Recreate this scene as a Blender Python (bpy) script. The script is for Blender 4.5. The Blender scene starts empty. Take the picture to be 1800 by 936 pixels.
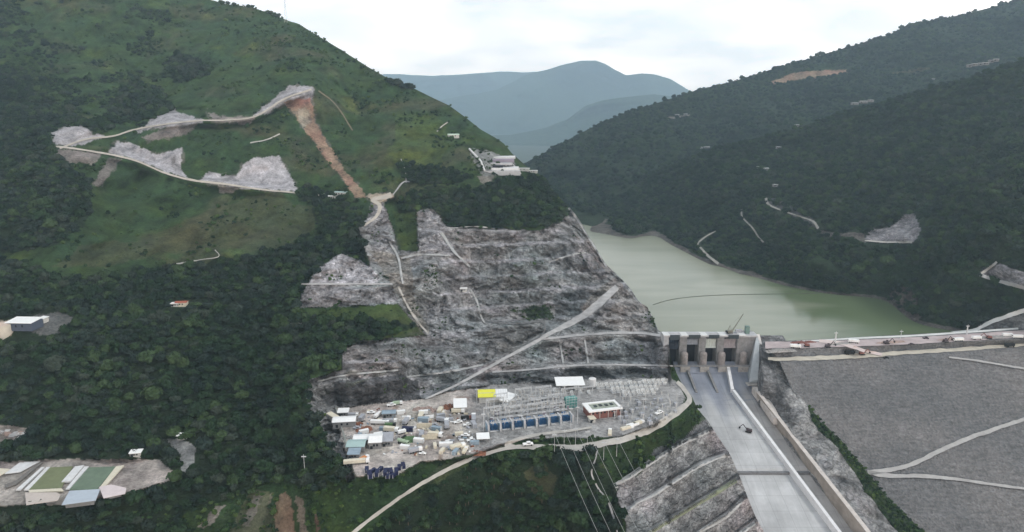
import bpy, bmesh, math, random
import numpy as np
from mathutils import Vector, Matrix

random.seed(7)
S = bpy.context.scene
COL = S.collection

# ------------------------------------------------------------------ camera
CAM_H = 230.0            # metres above the reservoir level (z = 0)
PITCH = math.radians(13.05)
FPX = 1200.0             # focal length in pixels of the 1800 px wide picture
cam_d = bpy.data.cameras.new('camera')
cam = bpy.data.objects.new('camera', cam_d)
COL.objects.link(cam)
cam.location = (0, 0, CAM_H)
cam.rotation_euler = (math.radians(90) - PITCH, 0, 0)
cam_d.lens = 24.0
cam_d.sensor_width = 36.0
cam_d.clip_start = 1.0
cam_d.clip_end = 60000.0
S.camera = cam
S.view_settings.view_transform = 'Standard'
S.view_settings.look = 'None'
S.view_settings.exposure = 0.0
S.view_settings.gamma = 1.0
S.view_settings.use_curve_mapping = False
S.cycles.volume_bounces = 3

# ------------------------------------------------------------------ sky and sun
SUN_EL, SUN_ROT = math.radians(46), math.radians(108)   # veiled sun from the right, raking across the left bank
w = bpy.data.worlds.new('World')
S.world = w
w.use_nodes = True
nt = w.node_tree
for n in list(nt.nodes):
    nt.nodes.remove(n)
N, L = nt.nodes.new, nt.links.new
out = N('ShaderNodeOutputWorld')
bg = N('ShaderNodeBackground')
bg.inputs['Strength'].default_value = 0.1
sky = N('ShaderNodeTexSky')
sky.sky_type = 'NISHITA'
sky.sun_disc = False
sky.sun_elevation = SUN_EL
sky.sun_rotation = SUN_ROT
tc = N('ShaderNodeTexCoord')
mp = N('ShaderNodeMapping')
mp.inputs['Scale'].default_value = (1.0, 1.0, 3.6)
L(tc.outputs['Generated'], mp.inputs['Vector'])
n1 = N('ShaderNodeTexNoise')
n1.inputs['Scale'].default_value = 5.5
n1.inputs['Detail'].default_value = 7
n1.inputs['Roughness'].default_value = 0.55
n1.inputs['Distortion'].default_value = 0.25
L(mp.outputs['Vector'], n1.inputs['Vector'])
r1 = N('ShaderNodeValToRGB')
r1.color_ramp.elements[0].position = 0.36
r1.color_ramp.elements[0].color = (6.3, 6.7, 7.1, 1)
r1.color_ramp.elements[1].position = 0.60
r1.color_ramp.elements[1].color = (9.9, 9.9, 9.95, 1)
L(n1.outputs['Fac'], r1.inputs['Fac'])
mx = N('ShaderNodeMix')
mx.data_type = 'RGBA'
mx.inputs['Factor'].default_value = 0.97
L(sky.outputs['Color'], mx.inputs['A'])
# the overcast is thinnest, so brightest, low over the valley
sx = N('ShaderNodeSeparateXYZ'); L(tc.outputs['Generated'], sx.inputs['Vector'])
el = N('ShaderNodeValToRGB'); el.color_ramp.elements[0].position = 0.0; el.color_ramp.elements[0].color = (3.9, 3.25, 2.75, 1)
el.color_ramp.elements[1].position = 1.0; el.color_ramp.elements[1].color = (.86, .88, .92, 1)
for ps_, cc_ in ((.14, (2.75, 2.4, 2.15, 1)), (.34, (1.1, 1.1, 1.1, 1))):
    e_ = el.color_ramp.elements.new(ps_); e_.color = cc_
L(sx.outputs['Z'], el.inputs['Fac'])
cm = N('ShaderNodeVectorMath'); cm.operation = 'MULTIPLY'
L(r1.outputs['Color'], cm.inputs[0]); L(el.outputs['Color'], cm.inputs[1])
L(cm.outputs[0], mx.inputs['B'])
L(mx.outputs['Result'], bg.inputs['Color'])
L(bg.outputs['Background'], out.inputs['Surface'])

sun_d = bpy.data.lights.new('sun', 'SUN')
sun_d.energy = 1.9
sun_d.angle = math.radians(10)
sun_d.color = (1.0, 0.96, 0.9)
sun = bpy.data.objects.new('sun', sun_d)
COL.objects.link(sun)
sd = Vector((math.sin(SUN_ROT) * math.cos(SUN_EL), math.cos(SUN_ROT) * math.cos(SUN_EL), math.sin(SUN_EL)))
sun.rotation_euler = sd.to_track_quat('Z', 'Y').to_euler()
sun.location = (300, 300, 900)

# ------------------------------------------------------------------ projection helpers (photo pixel of the 1800 px picture <-> world)
CP, SP = math.cos(PITCH), math.sin(PITCH)
def raydir(u, v):
    u = np.asarray(u, float); v = np.asarray(v, float)
    a = (u - 900.0) / FPX
    b = (468.0 - v) / FPX
    return np.stack([a + 0 * b, CP + b * SP + 0 * a, -SP + b * CP + 0 * a], -1)
def at_z(u, v, z):
    d = raydir(u, v); t = (z - CAM_H) / d[..., 2]
    return np.array([0, 0, CAM_H]) + d * t[..., None]
def at_y(u, v, y):
    d = raydir(u, v); t = y / d[..., 1]
    return np.array([0, 0, CAM_H]) + d * t[..., None]
def on_slope(u, v, z0, y0, k):
    """hit of the pixel ray with the plane z = z0 + k (y - y0)"""
    d = raydir(u, v); t = (z0 - k * y0 - CAM_H) / (d[..., 2] - k * d[..., 1])
    return np.array([0, 0, CAM_H]) + d * t[..., None]

# ------------------------------------------------------------------ noise
def _h(ix, iy, iz):
    h = (ix * 374761393 + iy * 668265263 + iz * 2147483647 + 1013) & 0xffffffff
    h = ((h ^ (h >> 13)) * 1274126177) & 0xffffffff
    h = ((h ^ (h >> 16)) * 2246822519) & 0xffffffff
    return ((h ^ (h >> 15)) & 0xffffff) / float(0xffffff)
def vnoise(P, s):
    q = np.asarray(P, float) / s
    i = np.floor(q).astype(np.int64); f = q - i; f = f * f * (3 - 2 * f)
    x, y, z = i[..., 0], i[..., 1], i[..., 2]
    r = 0
    for dx in (0, 1):
        for dy in (0, 1):
            for dz in (0, 1):
                wgt = (f[..., 0] if dx else 1 - f[..., 0]) * (f[..., 1] if dy else 1 - f[..., 1]) * (f[..., 2] if dz else 1 - f[..., 2])
                r = r + wgt * _h(x + dx, y + dy, z + dz)
    return r * 2 - 1
def fbm(P, s, o=4, g=0.5):
    r = 0; a = 1; tot = 0
    P = np.asarray(P, float)
    for k in range(o):
        r = r + a * vnoise(P + 37.7 * k, s); tot += a; a *= g; s = s * 0.5
    return r / tot
def ridged(P, s, o=3):
    r = 0; a = 1; tot = 0
    P = np.asarray(P, float)
    for k in range(o):
        r = r + a * (1 - 2 * np.abs(vnoise(P + 91.3 * k, s))); tot += a; a *= 0.5; s = s * 0.5
    return r / tot
def sstep(a, b, x):
    t = np.clip((x - a) / (b - a), 0, 1); return t * t * (3 - 2 * t)
def inpoly(u, v, poly, wob=0.0, ws=14.0):
    u = np.asarray(u, float); v = np.asarray(v, float)
    if wob:
        q = np.stack([u, v, 0 * u], -1)
        u = u + wob * fbm(q, ws, 3); v = v + wob * fbm(q + 555, ws, 3)
    ins = np.zeros(u.shape, bool)
    n = len(poly)
    for i in range(n):
        x1, y1 = poly[i]; x2, y2 = poly[(i + 1) % n]
        if y1 == y2: continue
        c = ((y1 > v) != (y2 > v)) & (u < (x2 - x1) * (v - y1) / (y2 - y1) + x1)
        ins ^= c
    return ins
def neardist(u, v, line):
    """pixel distance to a polyline"""
    best = np.full(np.shape(u), 1e9)
    for (x1, y1), (x2, y2) in zip(line[:-1], line[1:]):
        dx, dy = x2 - x1, y2 - y1
        t = np.clip(((u - x1) * dx + (v - y1) * dy) / (dx * dx + dy * dy), 0, 1)
        best = np.minimum(best, np.hypot(u - x1 - t * dx, v - y1 - t * dy))
    return best

class TPS:
    """thin-plate surface through inverse depths at photo pixels"""
    def __init__(s, pts, reg=1e-4):
        U, V, W = [], [], []
        for (u, v, k, val) in pts:
            d = raydir(u, v)
            t = (val / d[1]) if k == 'y' else (val - CAM_H) / d[2]
            U.append(u); V.append(v); W.append(1000.0 / t)
        X = np.array([U, V]).T / 500.0
        n = len(X)
        r = np.linalg.norm(X[:, None] - X[None], axis=2)
        K = np.where(r > 0, r * r * np.log(r + 1e-12), 0) + np.eye(n) * reg
        P = np.c_[np.ones(n), X]
        A = np.block([[K, P], [P.T, np.zeros((3, 3))]])
        sol = np.linalg.solve(A, np.r_[np.array(W), 0, 0, 0])
        s.X, s.w, s.c = X, sol[:n], sol[n:]
    def __call__(s, u, v):
        u = np.asarray(u, float) / 500.0; v = np.asarray(v, float) / 500.0
        r = s.c[0] + s.c[1] * u + s.c[2] * v
        for (x, y), w_ in zip(s.X, s.w):
            q = (u - x) ** 2 + (v - y) ** 2
            r = r + w_ * 0.5 * q * np.log(q + 1e-12)
        return 1000.0 / np.maximum(r, 0.02)     # t

# ------------------------------------------------------------------ object helpers
def props(o, label=None, cat=None, group=None, kind=None):
    if label: o['label'] = label
    if cat: o['category'] = cat
    if group: o['group'] = group
    if kind: o['kind'] = kind
    return o
def link(name, me, mat=None, parent=None):
    o = bpy.data.objects.new(name, me); COL.objects.link(o)
    if mat is not None and me is not None and not me.materials: me.materials.append(mat)
    if parent is not None: o.parent = parent
    return o
def npmesh(name, V, F, smooth=True):
    """V (n,3), F (m,4) or (m,3)"""
    V = np.ascontiguousarray(V, np.float32); F = np.ascontiguousarray(F, np.int32)
    me = bpy.data.meshes.new(name)
    me.vertices.add(len(V)); me.vertices.foreach_set('co', V.ravel())
    k = F.shape[1]
    me.loops.add(F.size); me.loops.foreach_set('vertex_index', F.ravel())
    me.polygons.add(len(F))
    me.polygons.foreach_set('loop_start', np.arange(0, F.size, k, dtype=np.int32))
    me.polygons.foreach_set('loop_total', np.full(len(F), k, np.int32))
    me.polygons.foreach_set('use_smooth', np.full(len(F), smooth, bool))
    me.update(calc_edges=True)
    return me
def setcol(me, name, C):
    a = me.color_attributes.new(name, 'FLOAT_COLOR', 'POINT')
    a.data.foreach_set('color', np.ascontiguousarray(np.c_[C, np.ones(len(C))], np.float32).ravel())
def setflt(me, name, v):
    a = me.attributes.new(name, 'FLOAT', 'POINT')
    a.data.foreach_set('value', np.ascontiguousarray(v, np.float32))

# ------------------------------------------------------------------ materials
MATS = {}
def newmat(name):
    m = bpy.data.materials.new(name); m.use_nodes = True
    b = m.node_tree.nodes['Principled BSDF']
    return m, m.node_tree, b
def terrain_mat(name, fine=1.0, bump=1.0):
    m, t, b = newmat(name)
    N, L = t.nodes.new, t.links.new
    ca = N('ShaderNodeAttribute'); ca.attribute_name = 'albedo'
    ra = N('ShaderNodeAttribute'); ra.attribute_name = 'rock'
    geo = N('ShaderNodeNewGeometry')
    nA = N('ShaderNodeTexNoise'); nA.inputs['Scale'].default_value = 0.055 * fine; nA.inputs['Detail'].default_value = 9; nA.inputs['Roughness'].default_value = 0.68
    L(geo.outputs['Position'], nA.inputs['Vector'])
    nB = N('ShaderNodeTexNoise'); nB.inputs['Scale'].default_value = 0.4 * fine; nB.inputs['Detail'].default_value = 6; nB.inputs['Roughness'].default_value = 0.7
    mp = N('ShaderNodeMapping'); mp.inputs['Scale'].default_value = (1, 1, 1.7)
    L(geo.outputs['Position'], mp.inputs['Vector']); L(mp.outputs['Vector'], nB.inputs['Vector'])
    # strata / blasted face: noise squeezed in z, plus fracture lines
    mp2 = N('ShaderNodeMapping'); mp2.inputs['Scale'].default_value = (0.09, 0.09, 0.27)
    L(geo.outputs['Position'], mp2.inputs['Vector'])
    nC = N('ShaderNodeTexNoise'); nC.inputs['Scale'].default_value = 1.0; nC.inputs['Detail'].default_value = 7; nC.inputs['Roughness'].default_value = 0.65; nC.inputs['Distortion'].default_value = 0.15
    L(mp2.outputs['Vector'], nC.inputs['Vector'])
    vo = N('ShaderNodeTexVoronoi'); vo.feature = 'DISTANCE_TO_EDGE'; vo.inputs['Scale'].default_value = 0.16 * fine
    L(geo.outputs['Position'], vo.inputs['Vector'])
    def mr(src, a, b_, c, d):
        n = N('ShaderNodeMapRange'); n.inputs[1].default_value = a; n.inputs[2].default_value = b_; n.inputs[3].default_value = c; n.inputs[4].default_value = d
        L(src, n.inputs[0]); return n.outputs[0]
    def mt(op, a, b_):
        n = N('ShaderNodeMath'); n.operation = op
        for i, x in enumerate((a, b_)):
            if isinstance(x, (int, float)): n.inputs[i].default_value = x
            else: L(x, n.inputs[i])
        return n.outputs[0]
    fA = mr(nA.outputs['Fac'], 0.3, 0.7, 0.42, 1.58)
    fB = mr(nB.outputs['Fac'], 0.3, 0.7, 0.6, 1.4)
    fC = mr(nC.outputs['Fac'], 0.38, 0.62, 0.62, 1.3)
    fV = mr(vo.outputs['Distance'], 0.0, 0.08, 0.7, 1.0)
    vo2 = N('ShaderNodeTexVoronoi'); vo2.inputs['Scale'].default_value = 0.42 * fine
    mp3 = N('ShaderNodeMapping'); mp3.inputs['Scale'].default_value = (1, 1, 1.9); L(geo.outputs['Position'], mp3.inputs['Vector']); L(mp3.outputs['Vector'], vo2.inputs['Vector'])
    rockf = mt('MULTIPLY', mt('MULTIPLY', fC, fV), mr(vo2.outputs['Color'], 0.0, 1.0, 0.72, 1.28))
    one = mt('MULTIPLY', fA, fB)
    rk = mt('SUBTRACT', rockf, 1.0); rk = mt('MULTIPLY', rk, ra.outputs['Fac']); rk = mt('ADD', rk, 1.0)
    tot = mt('MULTIPLY', one, rk)
    sc = N('ShaderNodeVectorMath'); sc.operation = 'SCALE'
    L(ca.outputs['Color'], sc.inputs[0]); L(tot, sc.inputs['Scale'])
    # slight hue drift
    hn = N('ShaderNodeTexNoise'); hn.inputs['Scale'].default_value = 0.02; hn.inputs['Detail'].default_value = 5
    L(geo.outputs['Position'], hn.inputs['Vector'])
    hs = N('ShaderNodeHueSaturation')
    L(mr(hn.outputs['Fac'], 0.3, 0.7, 0.465, 0.53), hs.inputs['Hue'])
    L(mr(hn.outputs['Fac'], 0.3, 0.7, 1.15, 0.85), hs.inputs['Saturation'])
    L(sc.outputs[0], hs.inputs['Color'])
    L(hs.outputs['Color'], b.inputs['Base Color'])
    b.inputs['Roughness'].default_value = 0.95
    b.inputs['Specular IOR Level'].default_value = 0.15
    hsum = mt('ADD', mt('MULTIPLY', nB.outputs['Fac'], 1.0), mt('MULTIPLY', mt('MULTIPLY', nC.outputs['Fac'], ra.outputs['Fac']), 2.0))
    hsum = mt('ADD', hsum, mt('MULTIPLY', mt('MULTIPLY', fV, ra.outputs['Fac']), 1.0))
    bp = N('ShaderNodeBump'); bp.inputs['Strength'].default_value = 1.0; bp.inputs['Distance'].default_value = 3.6 * bump
    L(hsum, bp.inputs['Height']); L(bp.outputs['Normal'], b.inputs['Normal'])
    return m
def plain(name, rgb, rough=0.8, var=0.25, scale=0.5, metal=0.0, bump=0.0, spec=0.3):
    """procedural paint / concrete / earth: colour broken up by two scales of noise"""
    if name in MATS: return MATS[name]
    m, t, b = newmat(name); N, L = t.nodes.new, t.links.new
    tc_ = N('ShaderNodeNewGeometry')
    n1 = N('ShaderNodeTexNoise'); n1.inputs['Scale'].default_value = scale; n1.inputs['Detail'].default_value = 8; n1.inputs['Roughness'].default_value = 0.65
    L(tc_.outputs['Position'], n1.inputs['Vector'])
    r = N('ShaderNodeMapRange'); r.inputs[1].default_value = 0.3; r.inputs[2].default_value = 0.7; r.inputs[3].default_value = 1 - var; r.inputs[4].default_value = 1 + var
    L(n1.outputs['Fac'], r.inputs[0])
    s_ = N('ShaderNodeVectorMath'); s_.operation = 'SCALE'; s_.inputs[0].default_value = rgb
    L(r.outputs[0], s_.inputs['Scale']); L(s_.outputs[0], b.inputs['Base Color'])
    b.inputs['Roughness'].default_value = rough; b.inputs['Metallic'].default_value = metal
    b.inputs['Specular IOR Level'].default_value = spec
    if bump:
        bp = N('ShaderNodeBump'); bp.inputs['Distance'].default_value = bump
        L(n1.outputs['Fac'], bp.inputs['Height']); L(bp.outputs['Normal'], b.inputs['Normal'])
    MATS[name] = m
    return m
# ================================================================== TERRAIN
C_FOREST = np.array([.020, .034, .018]); C_GRASS = np.array([.036, .070, .025]); C_GRASS_Y = np.array([.085, .125, .030])
C_BROWN = np.array([.075, .078, .042]); C_ROCK = np.array([.345, .345, .345]); C_ROCK_D = np.array([.17, .17, .18])
C_PALE = np.array([.50, .48, .505]); C_DIRT = np.array([.35, .315, .29]); C_ORANGE = np.array([.31, .21, .15]); C_TAN = np.array([.44, .37, .29])
C_SHRUB = np.array([.028, .055, .022])

class Sheet:
    """a hillside as a grid: columns follow photo columns, rows run from the skyline down;
    every vertex has its own distance, and the back side falls away behind the skyline"""
    def __init__(s, us, vtop, vbot, rows, tfun, disp=None, skirt=(8, 300.0, 0.7), zmin=None, power=1.0):
        s.us = np.asarray(us, float)
        q = np.linspace(0, 1, rows) ** power
        vt = vtop(s.us); vb = vbot(s.us)
        s.U = np.repeat(s.us[None, :], rows, 0)
        s.V = vt[None, :] + q[:, None] * (vb - vt)[None, :]
        T = tfun(s.U, s.V)
        D = raydir(s.U, s.V)
        P = np.array([0, 0, CAM_H]) + D * T[..., None]
        if disp is not None:
            d = disp(P, s.U, s.V, T)
            T = T + d
            P = np.array([0, 0, CAM_H]) + D * T[..., None]
        s.T = T; s.P = P; s.rows = rows; s.q = q; s.vt, s.vb = vt, vb
        s.skirt = skirt
    def build(s, name, colfun, mat, kind='structure', parent=None):
        C, R = colfun(s.U, s.V, s.P)
        P = s.P; nr, nc = P.shape[:2]
        k, length, drop = s.skirt
        if k:
            top = P[0]
            h = top.copy(); h[:, 2] = 0; h /= np.linalg.norm(h, axis=1)[:, None]
            rows = []
            for i in range(k, 0, -1):
                f = length * (i / k) ** 1.5
                q = top + h * f; q[:, 2] = top[:, 2] - drop * f
                rows.append(q)
            P = np.concatenate([np.array(rows), P], 0)
            C = np.concatenate([np.repeat(C[:1], k, 0), C], 0); R = np.concatenate([np.repeat(R[:1], k, 0), R], 0)
        n, m = P.shape[:2]
        idx = np.arange(n * m).reshape(n, m)
        F = np.stack([idx[1:, :-1], idx[1:, 1:], idx[:-1, 1:], idx[:-1, :-1]], -1).reshape(-1, 4)
        me = npmesh(name, P.reshape(-1, 3), F)
        setcol(me, 'albedo', C.reshape(-1, 3)); setflt(me, 'rock', R.reshape(-1))
        o = link(name, me, mat)
        if kind: o['kind'] = kind
        s.obj = o
        return o
    def sample(s, u, v):
        """world point of the surface at photo pixel (u, v)"""
        u = np.asarray(u, float); v = np.asarray(v, float)
        fc = np.interp(u, s.us, np.arange(len(s.us)))
        c0 = np.clip(np.floor(fc).astype(int), 0, len(s.us) - 2); a = fc - c0
        vt = np.interp(u, s.us, s.vt); vb = np.interp(u, s.us, s.vb)
        q = np.clip((v - vt) / (vb - vt), 0, 1)
        fr = np.interp(q, s.q, np.arange(s.rows))
        r0 = np.clip(np.floor(fr).astype(int), 0, s.rows - 2); b = fr - r0
        T = (s.T[r0, c0] * (1 - a) + s.T[r0, c0 + 1] * a) * (1 - b) + (s.T[r0 + 1, c0] * (1 - a) + s.T[r0 + 1, c0 + 1] * a) * b
        return np.array([0, 0, CAM_H]) + raydir(u, v) * T[..., None]

def curve(pts):
    xs = [p[0] for p in pts]; ys = [p[1] for p in pts]
    return lambda u: np.interp(u, xs, ys)

def near(c, tgt, m, wgt=1.0):
    """blend colour array towards tgt where mask m"""
    m = (np.asarray(m, float) * wgt)[..., None]
    return c * (1 - m) + tgt * m

# ---------------------------------------------------------------- left mountain
SKY_L = [(-320, -390), (0, -190), (200, -95), (370, 0), (400, 8), (440, 12), (480, 26), (510, 38), (525, 42), (545, 55), (600, 88), (645, 117), (680, 137), (690, 143), (730, 157), (760, 172), (790, 186),
         (820, 208), (845, 228), (870, 242), (885, 252), (900, 270), (925, 292), (950, 308), (975, 338), (1000, 366), (1018, 392), (1030, 410), (1045, 430), (1060, 460), (1075, 474), (1092, 490), (1110, 510),
         (1122, 530), (1138, 540), (1150, 563), (1156, 580), (1166, 586), (1174, 590), (1180, 640), (1186, 650), (1197, 672), (1216, 697), (1226, 719), (1245, 741), (1262, 768), (1283, 798), (1302, 842), (1314, 874), (1327, 906), (1343, 936), (1390, 1050)]
CTRL_L = [
 # skyline
 (-320,-390,'y',1700),(0,-190,'y',1600),(200,-95,'y',1560),(370,0,'y',1500),(440,12,'y',1460),(510,38,'y',1400),(600,88,'y',1310),(680,137,'y',1240),(790,186,'y',1130),(870,242,'y',1050),
 (925,292,'y',990),(975,338,'y',940),(1000,366,'y',900),(1030,410,'y',850),(1060,460,'y',795),(1092,490,'y',750),(1110,510,'y',725),(1150,563,'y',665),(1166,586,'y',638),(1174,590,'y',629),
 # upper slopes
 (-300,0,'y',1350),(0,0,'y',1340),(200,40,'y',1340),(330,120,'y',1230),(450,90,'y',1290),(600,165,'y',1150),(0,150,'y',1120),(150,180,'y',1090),(300,175,'y',1130),(530,155,'y',1085),
 (640,250,'y',1010),(700,250,'y',1000),(790,290,'y',930),(870,300,'y',930),(870,270,'y',985),(690,160,'y',1195),(760,200,'y',1100),
 (430,215,'y',1010),(300,210,'y',985),(200,240,'y',950),(110,250,'y',910),(430,300,'y',915),(330,310,'y',890),(230,272,'y',915),(500,190,'y',1050),(570,270,'y',975),(620,330,'y',885),
 (520,340,'y',875),(650,350,'y',850),(680,345,'y',850),(740,330,'y',880),(850,335,'y',885),(950,335,'y',890),(980,385,'y',850),(900,398,'y',815),(800,395,'y',812),(760,370,'y',825),(690,375,'y',815),
 (-300,300,'y',850),(0,300,'y',840),(150,350,'y',790),(0,440,'y',700),(200,470,'y',680),(-300,450,'y',700),(400,450,'y',710),(550,430,'y',755),(640,390,'y',795),(700,440,'y',745),(350,390,'y',790),
 # quarried flank
 (820,430,'y',772),(920,430,'y',778),(1000,420,'y',790),(830,500,'y',724),(930,500,'y',726),(1030,500,'y',735),(855,565,'y',678),(950,563,'y',676),(1010,555,'y',688),(1085,497,'y',742),(1050,520,'y',712),
 (545,450,'y',700),(600,450,'y',705),(660,490,'y',672),(600,500,'y',662),(535,500,'y',655),(540,540,'y',628),(640,535,'y',640),(700,500,'y',670),(745,585,'y',630),(620,560,'y',610),
 (760,470,'y',708),(760,540,'y',660),(960,592,'z',14),(1050,588,'z',15),(1110,586,'z',15),(1155,590,'z',15),(1080,550,'y',672),(1130,575,'y',652),(1100,530,'y',700),
 (960,604,'y',626),(1060,604,'y',618),(1060,640,'y',592),(1150,604,'y',617),(1150,640,'y',594),(1178,643,'z',3.5),(1060,645,'z',3.5),(980,650,'z',2.5),(1178,655,'y',583),(1060,655,'y',580),
 (850,650,'z',0),(750,700,'z',-5),(800,678,'z',-3),(900,625,'z',6),(880,600,'y',625),(850,610,'y',612),(780,640,'y',575),(720,640,'y',560),(640,620,'y',565),(720,600,'y',590),
 (700,655,'y',533),(620,662,'y',520),(545,668,'y',512),(560,690,'z',4),
 # switchyard platform at z = -5
 (592,716,'z',-5),(640,712,'z',-5),(700,706,'z',-5),(760,704,'z',-5),(830,685,'z',-5),(900,676,'z',-5),(1000,668,'z',-5),(1100,665,'z',-5),(1170,664,'z',-5),(1190,672,'z',-5),
 (600,750,'z',-5),(612,790,'z',-5),(622,832,'z',-5),(700,760,'z',-5),(800,740,'z',-5),(900,720,'z',-5),(1000,720,'z',-5),(1100,710,'z',-5),(700,820,'z',-5.5),(800,780,'z',-5.5),(900,765,'z',-5.5),(1000,750,'z',-5.5),(1100,745,'z',-5.5),(1180,715,'z',-5.5),
 (1212,705,'z',-5.5),(1180,735,'z',-6),(1100,772,'z',-7),(1000,790,'z',-8),(900,787,'z',-8),(820,812,'z',-10),(740,852,'z',-16),(690,885,'z',-22),(640,922,'z',-30),(600,950,'z',-36),
 # left rim of the platform, forest below
 (545,720,'z',4),(565,770,'z',0),(590,820,'z',-4),(605,850,'z',-11),
 (-320,600,'y',560),(0,575,'z',44),(60,580,'z',43),(150,600,'y',568),(300,600,'y',575),(450,600,'y',585),(-320,720,'y',495),(0,700,'y',503),(150,700,'y',508),(300,700,'y',512),(450,700,'y',520),(520,640,'y',545),
 (-320,790,'z',-20),(0,795,'z',-22),(150,795,'z',-22),(300,790,'z',-20),(0,820,'z',-25),(120,812,'z',-25),(280,812,'z',-25),(0,880,'z',-25),(100,885,'z',-25),(200,872,'z',-25),(300,845,'z',-25),(335,790,'z',-18),
 (0,936,'z',-47),(200,936,'z',-50),(350,936,'z',-50),(450,936,'z',-50),(550,936,'z',-40),(430,850,'z',-28),(530,850,'z',-20),(520,780,'z',-10),
 (0,1060,'y',368),(400,1060,'y',372),(800,1060,'y',378),(1200,1060,'y',368),(-320,1060,'y',365),(-320,936,'z',-47),
 # gully and stepped cut beside the spillway
 (720,936,'z',-46),(850,936,'z',-60),(1000,936,'z',-56),(850,860,'z',-31),(950,860,'z',-29),(1050,830,'z',-18),(1080,852,'z',-28),(1150,808,'z',-28),(1200,776,'z',-28),(1250,752,'z',-28),
 (1108,894,'z',-38),(1150,868,'z',-38),(1229,817,'z',-38),(1270,801,'z',-38),(1120,948,'z',-46),(1229,883,'z',-46),(1295,842,'z',-46),(1276,906,'z',-51),(1226,936,'z',-51),
 (1226,725,'z',-14),(1150,765,'z',-15),(1197,672,'z',-8),(1216,697,'z',-9),(1245,741,'z',-24),(1283,798,'z',-37),(1302,842,'z',-44),(1314,874,'z',-49),(1327,906,'z',-54),(1343,936,'z',-58),(1390,1050,'z',-70),
]
tps_left = TPS(CTRL_L)
YARD = [(588,718),(640,713),(700,706),(745,702),(790,688),(860,678),(980,670),(1100,666),(1180,664),(1192,675),(1205,700),(1195,722),(1150,748),(1090,768),(1000,772),(930,772),(880,782),(820,806),(740,812),(690,840),(625,838),(605,790)]
PONDS = [(-320,815),(20,812),(120,808),(280,808),(305,830),(300,845),(230,866),(110,888),(0,890),(-320,890)]
BENCH = [ [(1060,808),(1150,772),(1215,738),(1240,728)], [(1060,862),(1080,851),(1110,836),(1150,808),(1191,782),(1251,754),(1262,748)],
          [(1060,925),(1108,894),(1121,882),(1150,868),(1229,817),(1270,801),(1290,796)], [(1060,985),(1120,950),(1150,931),(1229,883),(1297,842),(1310,838)],
          [(1060,1040),(1150,985),(1226,936),(1276,906),(1308,874),(1320,868)], [(1060,1090),(1150,1040),(1240,980),(1302,936),(1327,918),(1345,905)], [(1060,1150),(1240,1040),(1345,970),(1390,940)] ]
bench_f = [curve(b) for b in BENCH]
CLIFF = [(655,350),(672,352),(690,400),(700,440),(735,442),(733,372),(765,368),(785,398),(870,402),(950,406),(985,388),(1010,368),(1120,500),(1175,588),(1180,664),(1100,667),(980,671),(860,679),(790,690),(745,703),(700,708),(640,715),(588,720),(610,790),(624,840),(612,850),(580,775),(545,715),(530,672),(600,650),(600,615),(640,600),(750,590),(700,535),(525,542),(530,515),(560,470),(600,445),(650,470),(630,400),(650,380)]
TERR = [(1080,850),(1120,836),(1160,795),(1205,770),(1235,730),(1262,740),(1300,800),(1360,930),(1400,1060),(1120,1060),(1100,920),(1085,880)]
def bench_phase(U, V, P):
    """blasted benches of the cliff: 0..1 down each face, the ledge is the last fifth"""
    q_ = (V + .05 * (U - 900) + 7 * fbm(P, 50, 3) + 2.5 * fbm(P, 9, 2)) / np.where(U > 760, 27.0, 33.0)
    m_ = sstep(720, 790, U) * sstep(400, 410, V) * sstep(575, 560, V) + sstep(598, 606, V) * sstep(700, 690, V) * sstep(880, 840, U) * .8
    return q_ - np.floor(q_), np.clip(m_, 0, 1)
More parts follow.
